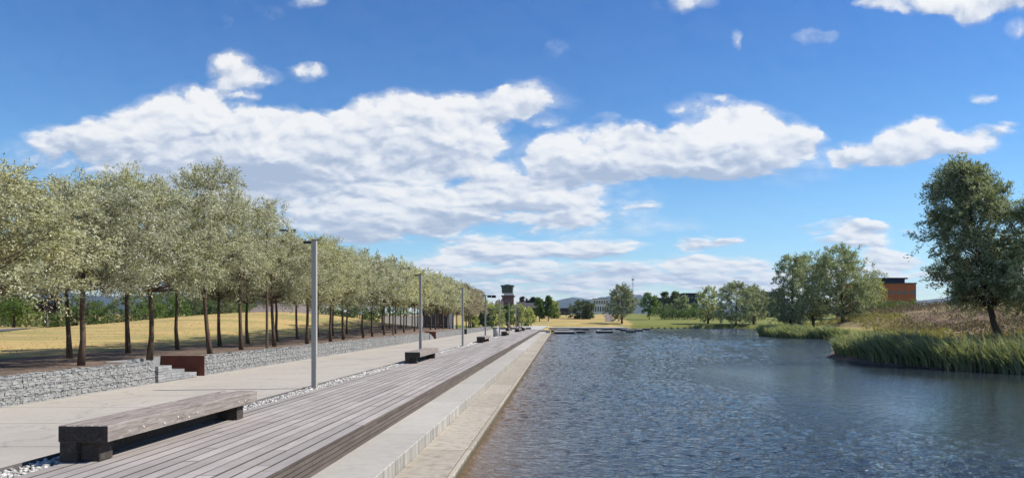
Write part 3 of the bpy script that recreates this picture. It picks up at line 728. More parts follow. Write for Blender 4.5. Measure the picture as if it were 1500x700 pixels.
def gen_tree(seed, H, cb, W, n, Ln, Wd, mats, tr=.09, prof='round', nclump=46, csize=.45, wind=(0, 0, 0), lean=(0, 0), droop=-.25, fine=True, lumps=.3):
    """trunk mesh (with limbs) and crown mesh (single leaves grouped on twigs)"""
    rs = np.random.RandomState(seed)
    wood = MB(); ch = H - cb
    top = cb + ch * .78
    zt = np.linspace(0, top, 7)
    wx, wy = np.cumsum(rs.normal(0, .03, 7)) * (H / 5), np.cumsum(rs.normal(0, .03, 7)) * (H / 5); wx[0] = wy[0] = 0
    axis = np.stack([wx + lean[0] * zt / top, wy + lean[1] * zt / top, zt], 1)
    rad = tr * (1 - zt / top) ** .75 + tr * .10; rad[0] *= 1.25
    random.seed(seed); wood.tube(axis.tolist(), rad.tolist(), 8, .5)
    def on_axis(z): return np.array([np.interp(z, zt, axis[:, 0]), np.interp(z, zt, axis[:, 1]), min(z, top)])
    lob = rs.uniform(0, 6.28, 4); lf = rs.randint(2, 6, 4)
    PO, AX, RN = [], [], []
    per = max(4, n // nclump)
    for k in range(nclump):
        t = rs.uniform(.0, 1.0); th = rs.uniform(0, 6.283)
        pr = float(PROFILE[prof](np.array(t)))
        lump = 1 + lumps * sum(math.sin(lf[i] * th + lob[i] + 5 * t * (i + 1)) for i in range(4)) / 2.2
        rr = W / 2 * pr * lump * math.sqrt(rs.uniform(.12, 1))
        z = cb + ch * (.03 + .94 * t) + (rr * -.1 if prof != 'cone' else -rr * .3)
        ax0 = on_axis(min(z, top)); c = np.array([ax0[0] + rr * math.cos(th), ax0[1] + rr * math.sin(th), z])
        zb = max(cb * .93, min(top * .97, z - .55 * rr - .1 * ch)) if prof != 'cone' else min(top * .98, z + .1 * rr)
        b0 = on_axis(zb); m1 = b0 * .55 + c * .45 + np.array([0, 0, -.06 * rr]) + rs.normal(0, .05 * rr + .01, 3)
        br = tr * rs.uniform(.14, .30) * (1.1 - .6 * t)
        wood.tube([b0, m1, c], [br, br * .6, br * .15], 5, .5, cap=False)
        out = unit(np.array([math.cos(th), math.sin(th), .25 + .5 * t]))
        cs = csize * rs.uniform(.7, 1.35); nt_ = 7 if fine else 4
        light = rs.uniform(-.22, .22)
        for q in range(nt_):
            d = unit(out * .55 + rs.normal(0, .75, 3) + np.array([0, 0, .12]) + np.array(wind) * .6)
            m = max(2, per // nt_); s = rs.uniform(.05, 1, (m, 1)) ** .8
            p = c + d * s * cs * 1.35 + np.array([0, 0, droop]) * (s ** 2) * cs + rs.normal(0, .10 * cs, (m, 3))
            PO.append(p); AX.append(unit(d * .7 + rs.normal(0, .6, (m, 3)) + np.array([0, 0, droop * .8]) + np.array(wind)))
            RN.append(np.clip(rs.uniform(0, 1, m) + light, 0, 1))
            if fine: wood.tube([c, c + d * cs * 1.2 + np.array([0, 0, droop]) * cs], [br * .15 + .004, .003], 3, .5, cap=False)
    PO, AX, RN = np.concatenate(PO), np.concatenate(AX), np.concatenate(RN)
    cm = leaves(PO, AX, Ln, Wd, rs, 'crown', mats[0], RN)
    cm['top'] = float(np.percentile(PO[:, 2], 99.3))
    return wood.mesh('trunk', mats[1], smooth=True), cm
ORD = ['', 'first', 'second', 'third', 'fourth', 'fifth', 'sixth', 'seventh', 'eighth', 'ninth', 'tenth', 'eleventh', 'twelfth', 'thirteenth', 'fourteenth', 'fifteenth', 'sixteenth',
       'seventeenth', 'eighteenth', 'nineteenth', 'twentieth', 'twenty-first', 'twenty-second', 'twenty-third', 'twenty-fourth', 'twenty-fifth', 'twenty-sixth', 'twenty-seventh', 'twenty-eighth', 'twenty-ninth', 'thirtieth']
def place_tree(name, loc, meshes, label, cat='tree', group=None, rz=0.0, sc=(1, 1, 1)):
    t = empty(name, loc, rz); t.scale = sc; tag(t, label, cat, group)
    obj('trunk', meshes[0], t); obj('crown', meshes[1], t)
    return t
NEAR = [gen_tree(100 + i, 5.3, 2.3 + .12 * (i % 3), 3.9 - .12 * (i % 4), 31000, .085, .031, (M['silver'], M['bark']), .066, 'round', 84, .46, droop=-.24, lumps=.36) for i in range(7)]
FARV = [gen_tree(140 + i, 5.0, 2.3 + .1 * (i % 3), 3.75, 8500, .16, .062, (M['silver'], M['bark']), .058, 'round', 70, .5, droop=-.24, fine=False, lumps=.34) for i in range(6)]
DRYV = [gen_tree(160 + i, 4.9, 2.05, 3.7, 7500, .18, .066, (M['silver_dry'], M['bark']), .068, 'round', 44, .5, droop=-.3, fine=False) for i in range(2)]
def bosque(row, xr, y0, n, name):
    for i in range(n):
        y = y0 + 3.17 * i + random.uniform(-.2, .2); x = xr + random.uniform(-.18, .18)
        if y > 112: break
        src = NEAR if y < 42 else (FARV if y < 84 else DRYV)
        me = src[(i * 3 + row * 2 + i // 7) % len(src)]
        hsc = (float(np.interp(y, [14, 18, 21.5, 24.5, 28, 31, 38, 57, 80, 110], [4.4, 4.85, 5.4, 6.3, 6.0, 5.25, 5.3, 5.6, 5.5, 5.4])) - .5) * random.uniform(.97, 1.04) / me[1]['top']
        place_tree('silver_leaved_tree', (x, y, .5), me, 'silver-leaved tree in the %s row %s, %s from the near end' % (name, 'along the stone wall' if row == 0 else 'beside the dry lawn', ORD[i + 1]),
                   'tree', 'silver-leaved trees in two rows behind the wall', random.uniform(0, 6.28), (random.uniform(.95, 1.06),) * 2 + (hsc,))
random.seed(11); bosque(0, -11.45, 15.1, 27, 'front'); random.seed(12); bosque(1, -14.0, 15.2, 27, 'back')

def ptree(name, px, pyb, pyt, y, wpx, seed, kind, label, prof='round', n=3500, Ln=None, cbf=.2, tr=.13, group=None, cat='tree', nclump=50, lumps=.3, z=None, bark='bark_dark', wind=(0, 0, 0), lean=(0, 0), fine=False, asp=.36):
    x = at(px, y); z0 = hz(x, y) if z is None else z
    H = zat(pyt, y) - z0; W = wpx * y / F
    Ln = Ln or max(.1, .0032 * y)
    me = gen_tree(seed, H, H * cbf, W, n, Ln, Ln * asp, (M[kind], M[bark]), tr, prof, nclump, W * .135, wind=wind, lean=lean, fine=fine, lumps=lumps)
    return place_tree(name, (x, y, z0 - .05), me, label, cat, group, 0.0, (1, 1, H / me[1]['top']))
# big willow by the reeds and the trees of the right bank
ptree('willow_tree', 1468, 490, 240, 40, 126, 301, 'willow', 'tall dark willow with leaning trunk rising from the reed bank', 'tall', 62000, .185, .24, .17, nclump=250, lumps=.27, wind=(-.35, 0, .1), lean=(-2.1, 0), fine=True, asp=.3)
ptree('willow_tree', 1552, 492, 262, 37.5, 150, 302, 'willow', 'dark tree cut by the right frame edge beside the tall willow', 'tall', 34000, .17, .2, .15, nclump=170, wind=(-.3, 0, .1), fine=True, asp=.3)
RB = [(1235, 477, 362, 105, 94, 311, 'willow', 'widest of the three round trees on the right bank', 9500), (1192, 470, 372, 110, 68, 312, 'willow', 'round tree behind and between the other two on the right bank', 5000),
      (1160, 470, 376, 104, 56, 313, 'willow', 'slender tree on the point of the right bank above the small reed clump', 5000)]
for px, pb, pt, y, w, sd, k, lab, n in RB:
    ptree('round_tree', px, pb, pt, y, w, sd, k, lab, 'oval', int(n * 2.9), .30, .10, .2, 'trees on the right bank', nclump=150, lumps=.2, wind=(-.25, 0, .1))
ptree('young_tree', 1278, 449, 408, 118, 40, 320, 'lime', 'pale young tree with white stem before the orange brick building', 'round', 2200, .3, .35, .09, bark='bark_grey')
ptree('young_tree', 1258, 452, 414, 125, 26, 321, 'olive', 'small olive tree between the widest round tree and the orange building', 'round', 1500, .32, .15, .1)
# trees along the far shore
FS = [(1078, 481, 414, 188, 58, 331, 'willow', 'broad grey-green tree on the far shore, left one of a touching pair', 6000), (1104, 479, 419, 192, 44, 332, 'willow', 'grey-green tree on the far shore, right one of a touching pair', 4500),
      (1037, 475, 421, 195, 38, 333, 'willow', 'small pale tree on the far shore left of the touching pair', 3500), (911, 474, 418, 196, 42, 334, 'willow', 'tall pale green tree alone on the far shore beyond the pontoons', 5200)]
for px, pb, pt, y, w, sd, k, lab, n in FS:
    ptree('shore_tree', px, pb, pt, y, w, sd, k, lab, 'oval', int(n * 1.8), .5, .12, .22, 'trees along the far shore', nclump=80)
BG = [(951, 460, 430, 235, 28, 'green', 'oval', 'dark green tree just right of the tall pale tree'), (974, 450, 429, 300, 14, 'olive', 'round', 'small dark tree top above the navy building'),
      (990, 450, 428, 300, 14, 'olive', 'round', 'second small dark tree top above the navy building'), (1000, 458, 434, 260, 18, 'willow', 'round', 'small grey tree before the tall navy block'),
      (849, 466, 441, 240, 30, 'olive', 'round', 'wide bushy tree left of the far path'), (862, 466, 442, 236, 16, 'olive', 'round', 'small tree touching the wide bushy tree by the far path'),
      (803, 470, 434, 215, 14, 'green', 'tall', 'dark slender tree, right one of a pair on the far lawn'), (790, 471, 437, 215, 14, 'green', 'tall', 'dark slender tree, left one of a pair on the far lawn'),
      (812, 466, 441, 240, 14, 'lime', 'round', 'small pale tree right of the dark slender pair'), (768, 452, 436, 420, 12, 'spruce', 'round', 'dark pine crown above the pale houses, left one'),
      (781, 452, 437, 420, 12, 'spruce', 'round', 'dark pine crown above the pale houses, right one'), (1016, 460, 446, 280, 26, 'green', 'round', 'green bush below the tall navy block'),
      (1130, 462, 438, 260, 30, 'olive', 'round', 'dark bushy tree between the shore pair and the right bank'), (742, 478, 448, 160, 18, 'green', 'tall', 'dark green tree standing before the brick tower'),
      (757, 478, 446, 165, 26, 'lime', 'round', 'light green tree just right of the brick tower'), (774, 474, 452, 175, 22, 'lime', 'round', 'low light green tree right of the brick tower'),
      (727, 480, 444, 140, 30, 'lime', 'round', 'light green tree left of the brick tower'), (708, 481, 440, 133, 32, 'lime', 'round', 'light green tree at the end of the silver tree rows'),
      (693, 482, 438, 128, 30, 'lime', 'round', 'yellowish tree behind the last silver trees'), (715, 482, 452, 126, 22, 'olive', 'round', 'low olive bush behind the far lamp posts')]
for i, (px, pb, pt, y, w, k, pf_, lab) in enumerate(BG):
    ptree('background_tree', px, pb, pt, y, w, 400 + i, k, lab, pf_, 2800, .003 * y, .2 if pf_ != 'round' else .06, .12, 'background trees beyond the pond', nclump=44)
# shrubs and trees beyond the lawn on the left
ptree('maple_tree', 20, 478, 414, 66, 62, 451, 'green', 'bright green round tree at the left edge beyond the lawn', 'round', 5500, .22, .3, .1)
ptree('maple_tree', -8, 478, 412, 70, 62, 452, 'green', 'green tree cut by the left frame edge beyond the lawn', 'round', 3000, .25, .3, .1)
ptree('purple_tree', 69, 480, 419, 64, 36, 453, 'purple', 'dark purple leaved tree with pale stem beyond the lawn', 'oval', 3000, .2, .42, .07, bark='bark_grey', lumps=.5)
rb = random.Random(5); SHL = []
px = -6
k = 0
while px < 352:
    y = rb.uniform(68, 80); x = at(px, y); w = rb.uniform(30, 48); pt = rb.uniform(430, 446) - (6 if px > 180 else 0)
    kind = rb.choice(['olive', 'green', 'olive', 'lime'] if px < 150 else ['green', 'olive', 'green'])
    SHL.append((px, y, w, pt, kind, k)); px += rb.uniform(13, 19); k += 1
for px, y, w, pt, kind, k in SHL:
    z0 = hz(at(px, y), y)
    ptree('shrub', px, 478, pt, y, w, 470 + k, kind, 'shrub in the %s hedge beyond the lawn, %s from the left end' % ('mixed', ORD[k + 1]), 'round', 2300, .2, .04, .05, 'shrubs of the mixed hedge beyond the lawn', 'shrub', nclump=38)
for i, px in enumerate((215, 246, 282, 318, 346)):
    ptree('hedge_tree', px, 475, rb.uniform(410, 424), rb.uniform(84, 92), 48, 520 + i, 'green', '%s dark green tree standing behind the hedge, counted from the left' % ORD[i + 1], 'round', 3000, .28, .25, .1, 'dark trees behind the hedge')
for i, px in enumerate((476, 492, 510, 527, 543, 562, 578)):
    ptree('shrub', px, 468, rb.uniform(428, 438), rb.uniform(104, 112), 34, 540 + i, ('green', 'olive')[i % 2], '%s dark shrub behind the middle of the lawn, counted from the left' % ORD[i + 1], 'round', 2200, .3, .04, .05,
          'dark shrubs behind the middle of the lawn', 'shrub', nclump=38, z=.9)
# hedge on the far right shore
def hedge(px0, px1, pyb, pyt, y, kind, label, seed, dens=260, leaf=.6):
    rs = np.random.RandomState(seed); xa, xb = at(px0, y), at(px1, y); z0 = hz((xa + xb) / 2, y); h = zat(pyt, y) - z0
    n = int(dens * (xb - xa)); u = rs.uniform(0, 1, n); v = rs.uniform(0, 1, n); dd = rs.uniform(-1, 1, n)
    hh = h * (.86 + .14 * np.sin(u * 30 + seed)) * np.sqrt(np.clip(1 - (dd * .8) ** 4, 0, 1))
    P = np.stack([xa + (xb - xa) * u, y + dd * 2.2, z0 + hh * v ** .6], 1) - (xa, y, z0)
    me = leaves(P, unit(rs.normal(size=(n, 3)) + (0, 0, .4)), leaf, leaf * .4, rs, 'foliage', M[kind])
    t = empty('hedge', (xa, y, z0)); tag(t, label, 'hedge'); obj('foliage', me, t)
    st = MB()
    for q in np.linspace(0, xb - xa, 14): st.tube([(q, 0, -.1), (q + .2, .1, h * .6)], [.08, .03], 5, .5)
    st.build('stems', M['bark_dark'], t)
hedge(968, 1024, 462, 452, 235, 'green', 'long clipped green hedge on the far right shore below the navy buildings', 600, 190)
hedge(950, 985, 456, 444, 270, 'olive', 'green shrub belt behind the far right lawn', 601, 150)
hedge(1262, 1345, 448, 438, 150, 'green', 'dark hedge in front of the orange brick building', 602, 150, .5)

# ------------------------------------------------------------------ reeds, bank grass, heather
def inside(poly, n, rs):
    poly = np.array(poly); lo, hi = poly.min(0), poly.max(0); out = []
    while len(out) < n:
        P = rs.uniform(lo, hi, (n * 2, 2)); ins = np.zeros(len(P), bool)
        for i in range(len(poly)):
            (x0, y0), (x1, y1) = poly[i], poly[(i + 1) % len(poly)]
            ins ^= ((y0 > P[:, 1]) != (y1 > P[:, 1])) & (P[:, 0] < (x1 - x0) * (P[:, 1] - y0) / ((y1 - y0) or 1e-9) + x0)
        out += P[ins].tolist()
    return np.array(out[:n])
def blades(name, P, hmin, hmax, wid, mat, label, seed, wind=(-.42, 0.05), per=4, zoff=0.0, kind='stuff', top=None):
    rs = np.random.RandomState(seed); V_, R_ = [], []
    z = np.maximum(height(P[:, 0], P[:, 1]), WATER_Z - .25) + zoff
    for k in range(per):
        n = len(P); h = (np.maximum(.4, top + .34 * wob(P[:, 0], P[:, 1], 1.5, 91) + .2 * wob(P[:, 0], P[:, 1], 4.5, 92) - z) * rs.uniform(.62, 1.15, n) if top is not None else rs.uniform(hmin, hmax, n)) * (1 if k == 0 else rs.uniform(.55, .95, n))
        az = rs.uniform(0, 6.28, n); b = rs.uniform(.05, .42, n)
        lx = wind[0] * rs.uniform(.4, 1.3, n) + np.cos(az) * b; ly = wind[1] + np.sin(az) * b
        th = rs.uniform(0, 3.14, n); sx_, sy_ = np.cos(th) * wid / 2, np.sin(th) * wid / 2
        bx = P[:, 0] + rs.normal(0, .04, n); by = P[:, 1] + rs.normal(0, .04, n)
        pts = []
        for s, ww in ((0, .7), (.45, 1.0), (.8, .7), (1.0, .08)):
            cx = bx + lx * h * s ** 2; cy = by + ly * h * s ** 2; cz = z + h * (s - .18 * s ** 3 * (np.abs(lx) + np.abs(ly)))
            pts.append(np.stack([cx - sx_ * ww, cy - sy_ * ww, cz], 1)); pts.append(np.stack([cx + sx_ * ww, cy + sy_ * ww, cz], 1))
        V_.append(np.stack(pts, 1).reshape(-1, 3)); R_.append(np.repeat(np.clip(rs.normal(.45, .28, n) + .25 * wob(P[:, 0], P[:, 1], 2.2, 95), 0, 1), 3))
    Vv = np.concatenate(V_); n = len(Vv) // 8; base = np.arange(n)[:, None] * 8
    Fv = np.stack([base + np.array([2 * i, 2 * i + 1, 2 * i + 3, 2 * i + 2]) for i in range(3)], 1).reshape(-1, 4)
    o = obj(name, mesh_of(name, Vv, Fv, mat, np.concatenate(R_))); tag(o, label, kind=kind); return o
rsR = np.random.RandomState(21)
blades('reeds', inside([(16.2, 45), (16.0, 38.5), (17.2, 34.8), (19.2, 31.6), (24, 28), (28, 24), (31, 26), (27, 32), (23.5, 36), (20.6, 39), (20.2, 43), (19.6, 48), (17.6, 48)], 5200, rsR), 1.1, 1.8, .055, M['reed'],
       'tall green reed bed leaning in the wind below the big willow', 22, top=.78)
blades('dead_reeds', inside([(16.4, 44), (16.2, 38.5), (17.4, 34.9), (19.4, 31.8), (24, 28.4), (30, 26), (27, 32), (21, 39), (19.6, 47), (17.8, 47)], 900, rsR), 1.1, 1.8, .035, M['straw'],
       'straw coloured dead stems standing among the green reeds', 26, per=1, top=1.05)
blades('reeds', inside([(27.2, 104), (27.2, 93), (28.5, 89), (31, 87), (33.5, 87.5), (32, 92), (31, 98), (31.5, 106), (34, 116), (31.5, 116)], 2600, rsR), 1.1, 1.9, .08, M['reed'], 'small green reed clump on the point of the right bank', 23, top=.85)
g = inside([(20, 56), (25, 68), (32, 78), (33, 85), (36, 86), (50, 180), (58, 180), (44, 100), (40, 80), (32, 62), (26, 50), (26, 38), (34, 28), (40, 20), (46, 20), (34, 40), (30, 48), (24, 46), (20, 44)], 9000, rsR)
g = g[sdist(g[:, 0], g[:, 1]) > .1]
blades('grass', g, .25, .7, .07, M['grassg'], 'tall yellow green grass along the right bank', 24, per=2)
h_ = inside([(25, 46), (29, 60), (34, 74), (37, 90), (44, 118), (54, 150), (110, 150), (110, 80), (60, 36), (40, 34)], 5200, rsR)
keep = (wob(h_[:, 0], h_[:, 1], .20, 31) + .5 * wob(h_[:, 0], h_[:, 1], .7, 32)) > -.2; h_ = h_[keep]
rs = np.random.RandomState(41)
rep = 20; P = np.repeat(h_, rep, 0); zc = np.repeat(height(h_[:, 0], h_[:, 1]), rep)
off = rs.normal(0, 1, (len(P), 3)) * (.75, .75, .36); off[:, 2] = np.abs(off[:, 2])
me = leaves(np.column_stack([P, zc]) + off, unit(rs.normal(size=(len(P), 3)) + (-.3, 0, .8)), .34, .10, rs, 'heather', M['heath'])
tag(obj('heather', me), 'brown heather and dry scrub covering the right bank', kind='stuff')
g = inside([(-17, 10), (-16, 60), (-16, 100), (-21, 100), (-36, 60), (-34, 20)], 9000, rsR)
blades('lawn_grass', g[:2500], .03, .08, .03, mat_leaf('dry_lawn_blade', (.30, .21, .075), (.48, .35, .14), (.45, .33, .14), .25, tree_var=.03), 'dry straw coloured grass of the left lawn', 25, per=2)

# ------------------------------------------------------------------ buildings
def block(m, x0, x1, y0, y1, z0, z1, mi=0): m.box(x0, x1, y0, y1, z0, z1, .5, mi)
def building(name, px0, px1, pyt, y, depth, wall, label, zb=None, roofm='roof', rows=1, cols=6, flat=True, gable=0.0, cat='building', win='glass', wfrac=(.35, .75)):
    xa, xb = at(px0, y), at(px1, y); xc = (xa + xb) / 2; z0 = hz(xc, y) if zb is None else zb
    H = zat(pyt, y) - z0; W = xb - xa
    t = empty(name, (xc, y, z0)); tag(t, label, cat)
    m = MB(); block(m, -W / 2, W / 2, 0, depth, -.6, H - (gable if not flat else .3)); m.build('wall', M[wall], t)
    r = MB()
    if flat: block(r, -W / 2 - .2, W / 2 + .2, -.2, depth + .2, H - .298, H)
    else:
        e = .4; zz = H - gable + .003
        r.add([(-W / 2 - e, -e, zz), (W / 2 + e, -e, zz), (W / 2 + e, depth + e, zz), (-W / 2 - e, depth + e, zz), (-W / 2 - e, depth / 2, H), (W / 2 + e, depth / 2, H)],
              [(3, 2, 1, 0), (0, 1, 5, 4), (2, 3, 4, 5), (1, 2, 5), (3, 0, 4)], .5)
    r.build('roof', M[roofm], t)
    hh = (H - (gable if not flat else .3)) / rows
    for i in range(rows):
        for j in range(cols):
            w_ = W / cols; x = -W / 2 + (j + .5) * w_
            q = MB(); q.box(x - w_ * .3, x + w_ * .3, -.05, .02, i * hh + hh * wfrac[0], i * hh + hh * wfrac[1], .5)
            f = q.build('window', M[win], t)
            q = MB(); q.box(x - w_ * .33, x + w_ * .33, -.12, -.04, i * hh + hh * wfrac[0] - .12, i * hh + hh * wfrac[0] - .02, .5); q.build('sill', M['greywall'], f)
    return t
# orange brick building
t = building('brick_building', 1250, 1342, 414, 220, 14, 'brick', 'orange brick building behind the heath on the right bank', rows=2, cols=9, wfrac=(.45, .62))
xa = at(1291, 220) - t.location.x; xb = at(1330, 220) - t.location.x; hb = zat(414, 220) - t.location.z
m = MB(); m.box(xa, xb, 2, 9, hb + .005, hb + 1.15, .5); m.box(xa - .5, xb + .6, 1.4, 9.6, hb + 1.155, hb + 1.55, .5); m.build('rooftop_plant', M['navy'], t)
building('navy_building', 963, 995, 436, 330, 16, 'navy', 'long low navy building behind the far right shore', cols=8, wfrac=(.3, .6))
building('navy_building', 1001, 1022, 429, 320, 14, 'navy', 'taller navy block behind the far right shore', rows=3, cols=4, wfrac=(.3, .6))
building('dark_building', 1108, 1150, 427, 350, 14, 'slate', 'flat roofed dark building beyond the heath left of the right bank trees', cols=8)
building('white_building', 869, 891, 437, 520, 16, 'white', 'white building with dark windows where the far path rises', rows=3, cols=6, wfrac=(.3, .7))
building('white_building', 864, 892, 444, 470, 12, 'white', 'low pale building in front of the white one on the rise', rows=1, cols=8)
building('slate_pavilion', 619, 655, 454, 106, 7, 'slate', 'dark slate clad pavilion behind the trunks of the far silver trees', cols=1, wfrac=(.2, .25))
for px, lab in ((658.5, 'white concrete column, left one beside the slate pavilion'), (663.5, 'white concrete column, right one beside the slate pavilion')):
    x = at(px, 106); t = empty('column', (x, 106, hz(x, 106))); tag(t, lab, 'column', 'white columns beside the slate pavilion')
    m = MB(); m.box(-.16, .16, -.16, .16, -.2, 2.35, .5, c=.01); m.build('shaft', M['white'], t)
    m = MB(); m.box(-.2, .2, -.2, .2, 2.352, 2.45, .5); m.build('cap', M['white'], t)
for px0, px1, pyt, y, lab in ((757, 769, 442, 400, 'pale house left of its twin, beyond the brick tower'), (771, 786, 443, 390, 'pale house right of its twin, beyond the brick tower'), (726, 735, 440, 430, 'white house partly hidden left of the brick tower')):
    building('house', px0, px1, pyt, y, 9, 'pinkwall' if px0 > 740 else 'white', lab, rows=2, cols=3, flat=False, gable=2.2)
building('dark_building', 782, 835, 451, 300, 10, 'navy', 'long low dark building behind the slender pair of trees', cols=10, wfrac=(.4, .6))
# old brick control tower
x = at(743, 500); zb = hz(x, 500)
t = empty('control_tower', (x, 500, zb)); tag(t, 'brick control tower with green glass cab rising above the treetops', 'tower')
H = zat(416, 500) - zb
m = MB(); m.box(-3.4, 4.0, 0, 8, -1, H - 8.2, .5); m.box(-4.2, -3.41, 1.5, 6, -1, H - 10, .4); m.build('shaft', M['redbrick'], t)
m = MB(); m.box(-3.9, 4.7, -.7, 8.7, H - 8.195, H - 7.3, .5); m.build('gallery', M['redbrick'], t)
m = MB(); m.box(-2.2, 4.4, -.3, 8.2, H - 7.295, H - 6.0, .5); m.build('parapet', M['white'], t)
m = MB()
m.add([(-3.3, 0, H - 5.995), (3.3, 0, H - 5.995), (3.3, 7.6, H - 5.995), (-3.3, 7.6, H - 5.995), (-3.7, -.7, H - 1.6), (3.7, -.7, H - 1.6), (3.7, 8.3, H - 1.6), (-3.7, 8.3, H - 1.6)],
      [(3, 2, 1, 0), (4, 5, 6, 7), (0, 1, 5, 4), (1, 2, 6, 5), (2, 3, 7, 6), (3, 0, 4, 7)], .5); cab = m.build('cab', M['greenglass'], t)
m = MB()
for q in np.linspace(-1, 1, 6): m.tube([(3.3 * q, -.06, H - 5.99), (3.7 * q, -.78, H - 1.6)], [.12, .12], 4, .5)
m.build('window_bars', M['cabroof'], cab)
m = MB(); m.box(-4.2, 4.2, -1.3, 8.9, H - 1.595, H - .7, .5); m.lathe([(2.2, H - .69), (2.0, H - .2), (.5, H)], 12, (0, 3.8, 0), .5); m.build('roof', M['cabroof'], t)
m = MB(); m.tube([(1, 3, H - .6), (1, 3, H + 3)], [.06, .04], 5, .5); m.build('antenna', M['dark'], t)
for k in range(3):
    m = MB(); m.box(-1.6 + k * 1.8, -.6 + k * 1.8, -.06, .02, H - 12, H - 10.4, .5); m.build('window', M['glass'], t)
# radio mast
x = at(927, 800); t = empty('radio_mast', (x, 800, 3)); tag(t, 'thin lattice radio mast above the hills right of the tall pale tree', 'mast')
Hm = zat(408, 800) - 3; m = MB()
for a, b in ((-.5, -.5), (.5, -.5), (.5, .5), (-.5, .5)): m.tube([(a, b, 0), (a * .7, b * .7, Hm)], [.13, .10], 4, .5)
for k in range(14):
    z = Hm * k / 14; s = -1 if k % 2 else 1; m.tube([(-.5 * s, -.5, z), (.45 * s, -.5, z + Hm / 14)], [.07, .07], 4, .5)
m.build('lattice', M['pole'], t)
m = MB(); m.box(-1.3, 1.3, -.4, .4, Hm - 1.6, Hm - .4, .5); m.tube([(0, 0, Hm - .4), (0, 0, Hm + 3)], [.1, .06], 4, .5); m.build('antenna', M['dark'], t)

# bare slope left, hills on the horizon
def ridge(name, y0, y1, xa, xb, prof, mat, nx=120, ny=14, seed=0, rough=.06):
    X = np.linspace(xa, xb, nx); Y = np.linspace(y0, y1, ny); gx_, gy_ = np.meshgrid(X, Y)
    pz = np.array([prof(v) for v in X]); sh = np.sin(np.linspace(0, 1, ny) * math.pi) ** .7
    Z = sh[:, None] * pz[None, :] * (1 + rough * wob(gx_, gy_, 40 / (xb - xa), seed) + rough * .5 * wob(gx_, gy_, 170 / (xb - xa), seed + 1)) - 2
    Vr = np.stack([gx_.ravel(), gy_.ravel(), Z.ravel()], 1); q = np.arange(nx * ny).reshape(ny, nx)
    Fr = np.stack([q[:-1, :-1].ravel(), q[:-1, 1:].ravel(), q[1:, 1:].ravel(), q[1:, :-1].ravel()], 1)
    return tag(obj(name, mesh_of(name, Vr, Fr, mat, [.5] * len(Fr), smooth=True)), kind='structure')
ridge('hill', 220, 330, at(330, 270), at(520, 270), lambda x: 8.5 * math.exp(-((x - at(425, 270)) / 14) ** 2) + 2, M['mound'], 60, 10, 71)
def hp(pts, y):
    xsn = [at(p, y) for p, _ in pts]; zs = [max(1.0, zat(q, y) + 2) for _, q in pts]
    return lambda x: float(np.interp(x, xsn, zs))
ridge('hills', 4600, 6400, at(-700, 5500), at(560, 5500), hp([(-700, 400), (0, 422), (60, 424), (110, 431), (200, 434), (380, 437), (420, 448), (560, 462)], 5500), M['hill'], seed=72)
ridge('hills', 6000, 7800, at(560, 6900), at(1000, 6900), hp([(560, 462), (700, 452), (800, 445), (835, 437), (865, 438), (890, 434), (930, 432), (960, 436), (1000, 446)], 6900), M['hill'], seed=73)
ridge('hills', 5600, 7000, at(960, 6300), at(1700, 6300), hp([(960, 455), (1000, 446), (1120, 441), (1250, 446), (1400, 436), (1700, 425)], 6300), M['hill'], seed=74)

# ------------------------------------------------------------------ haze
hb_ = MB(); hb_.box(-9500, 9500, -400, 8800, -4, 420, .5)
hm = bpy.data.materials.new('haze_air'); hm.use_nodes = True
nt = hm.node_tree; nt.nodes.clear()
o_ = N(nt, 'ShaderNodeOutputMaterial'); pv_ = N(nt, 'ShaderNodeVolumePrincipled')
pv_.inputs['Color'].default_value = (.55, .71, .96, 1); pv_.inputs['Density'].default_value = 5.5e-5; pv_.inputs['Anisotropy'].default_value = .2
L(nt, pv_.outputs[0], o_.inputs['Volume'])
HAZE = True
if HAZE: tag(hb_.build('haze', hm), kind='stuff')

# ------------------------------------------------------------------ sky
SUN_EL, SUN_AZ = R(46), R(82)                     # azimuth clockwise from +Y (the way the camera looks)
w = bpy.data.worlds.new('World'); SC.world = w; w.use_nodes = True
nt = w.node_tree; bg = nt.nodes['Background']
sky = N(nt, 'ShaderNodeTexSky', sky_type='NISHITA'); sky.sun_disc = False
sky.sun_elevation = SUN_EL; sky.sun_rotation = SUN_AZ; sky.altitude = 0; sky.air_density = 1.0; sky.dust_density = .0; sky.ozone_density = 3.0
STR = .10
tc = N(nt, 'ShaderNodeTexCoord'); sp = N(nt, 'ShaderNodeSeparateXYZ'); L(nt, tc.outputs['Generated'], sp.inputs[0])
ya = math_n(nt, 'MAXIMUM', math_n(nt, 'ABSOLUTE', sp.outputs[1]), .12)
u = math_n(nt, 'DIVIDE', sp.outputs[0], ya); v = math_n(nt, 'DIVIDE', sp.outputs[2], ya)
cb_ = N(nt, 'ShaderNodeCombineXYZ'); L(nt, u, cb_.inputs[0]); L(nt, v, cb_.inputs[1])
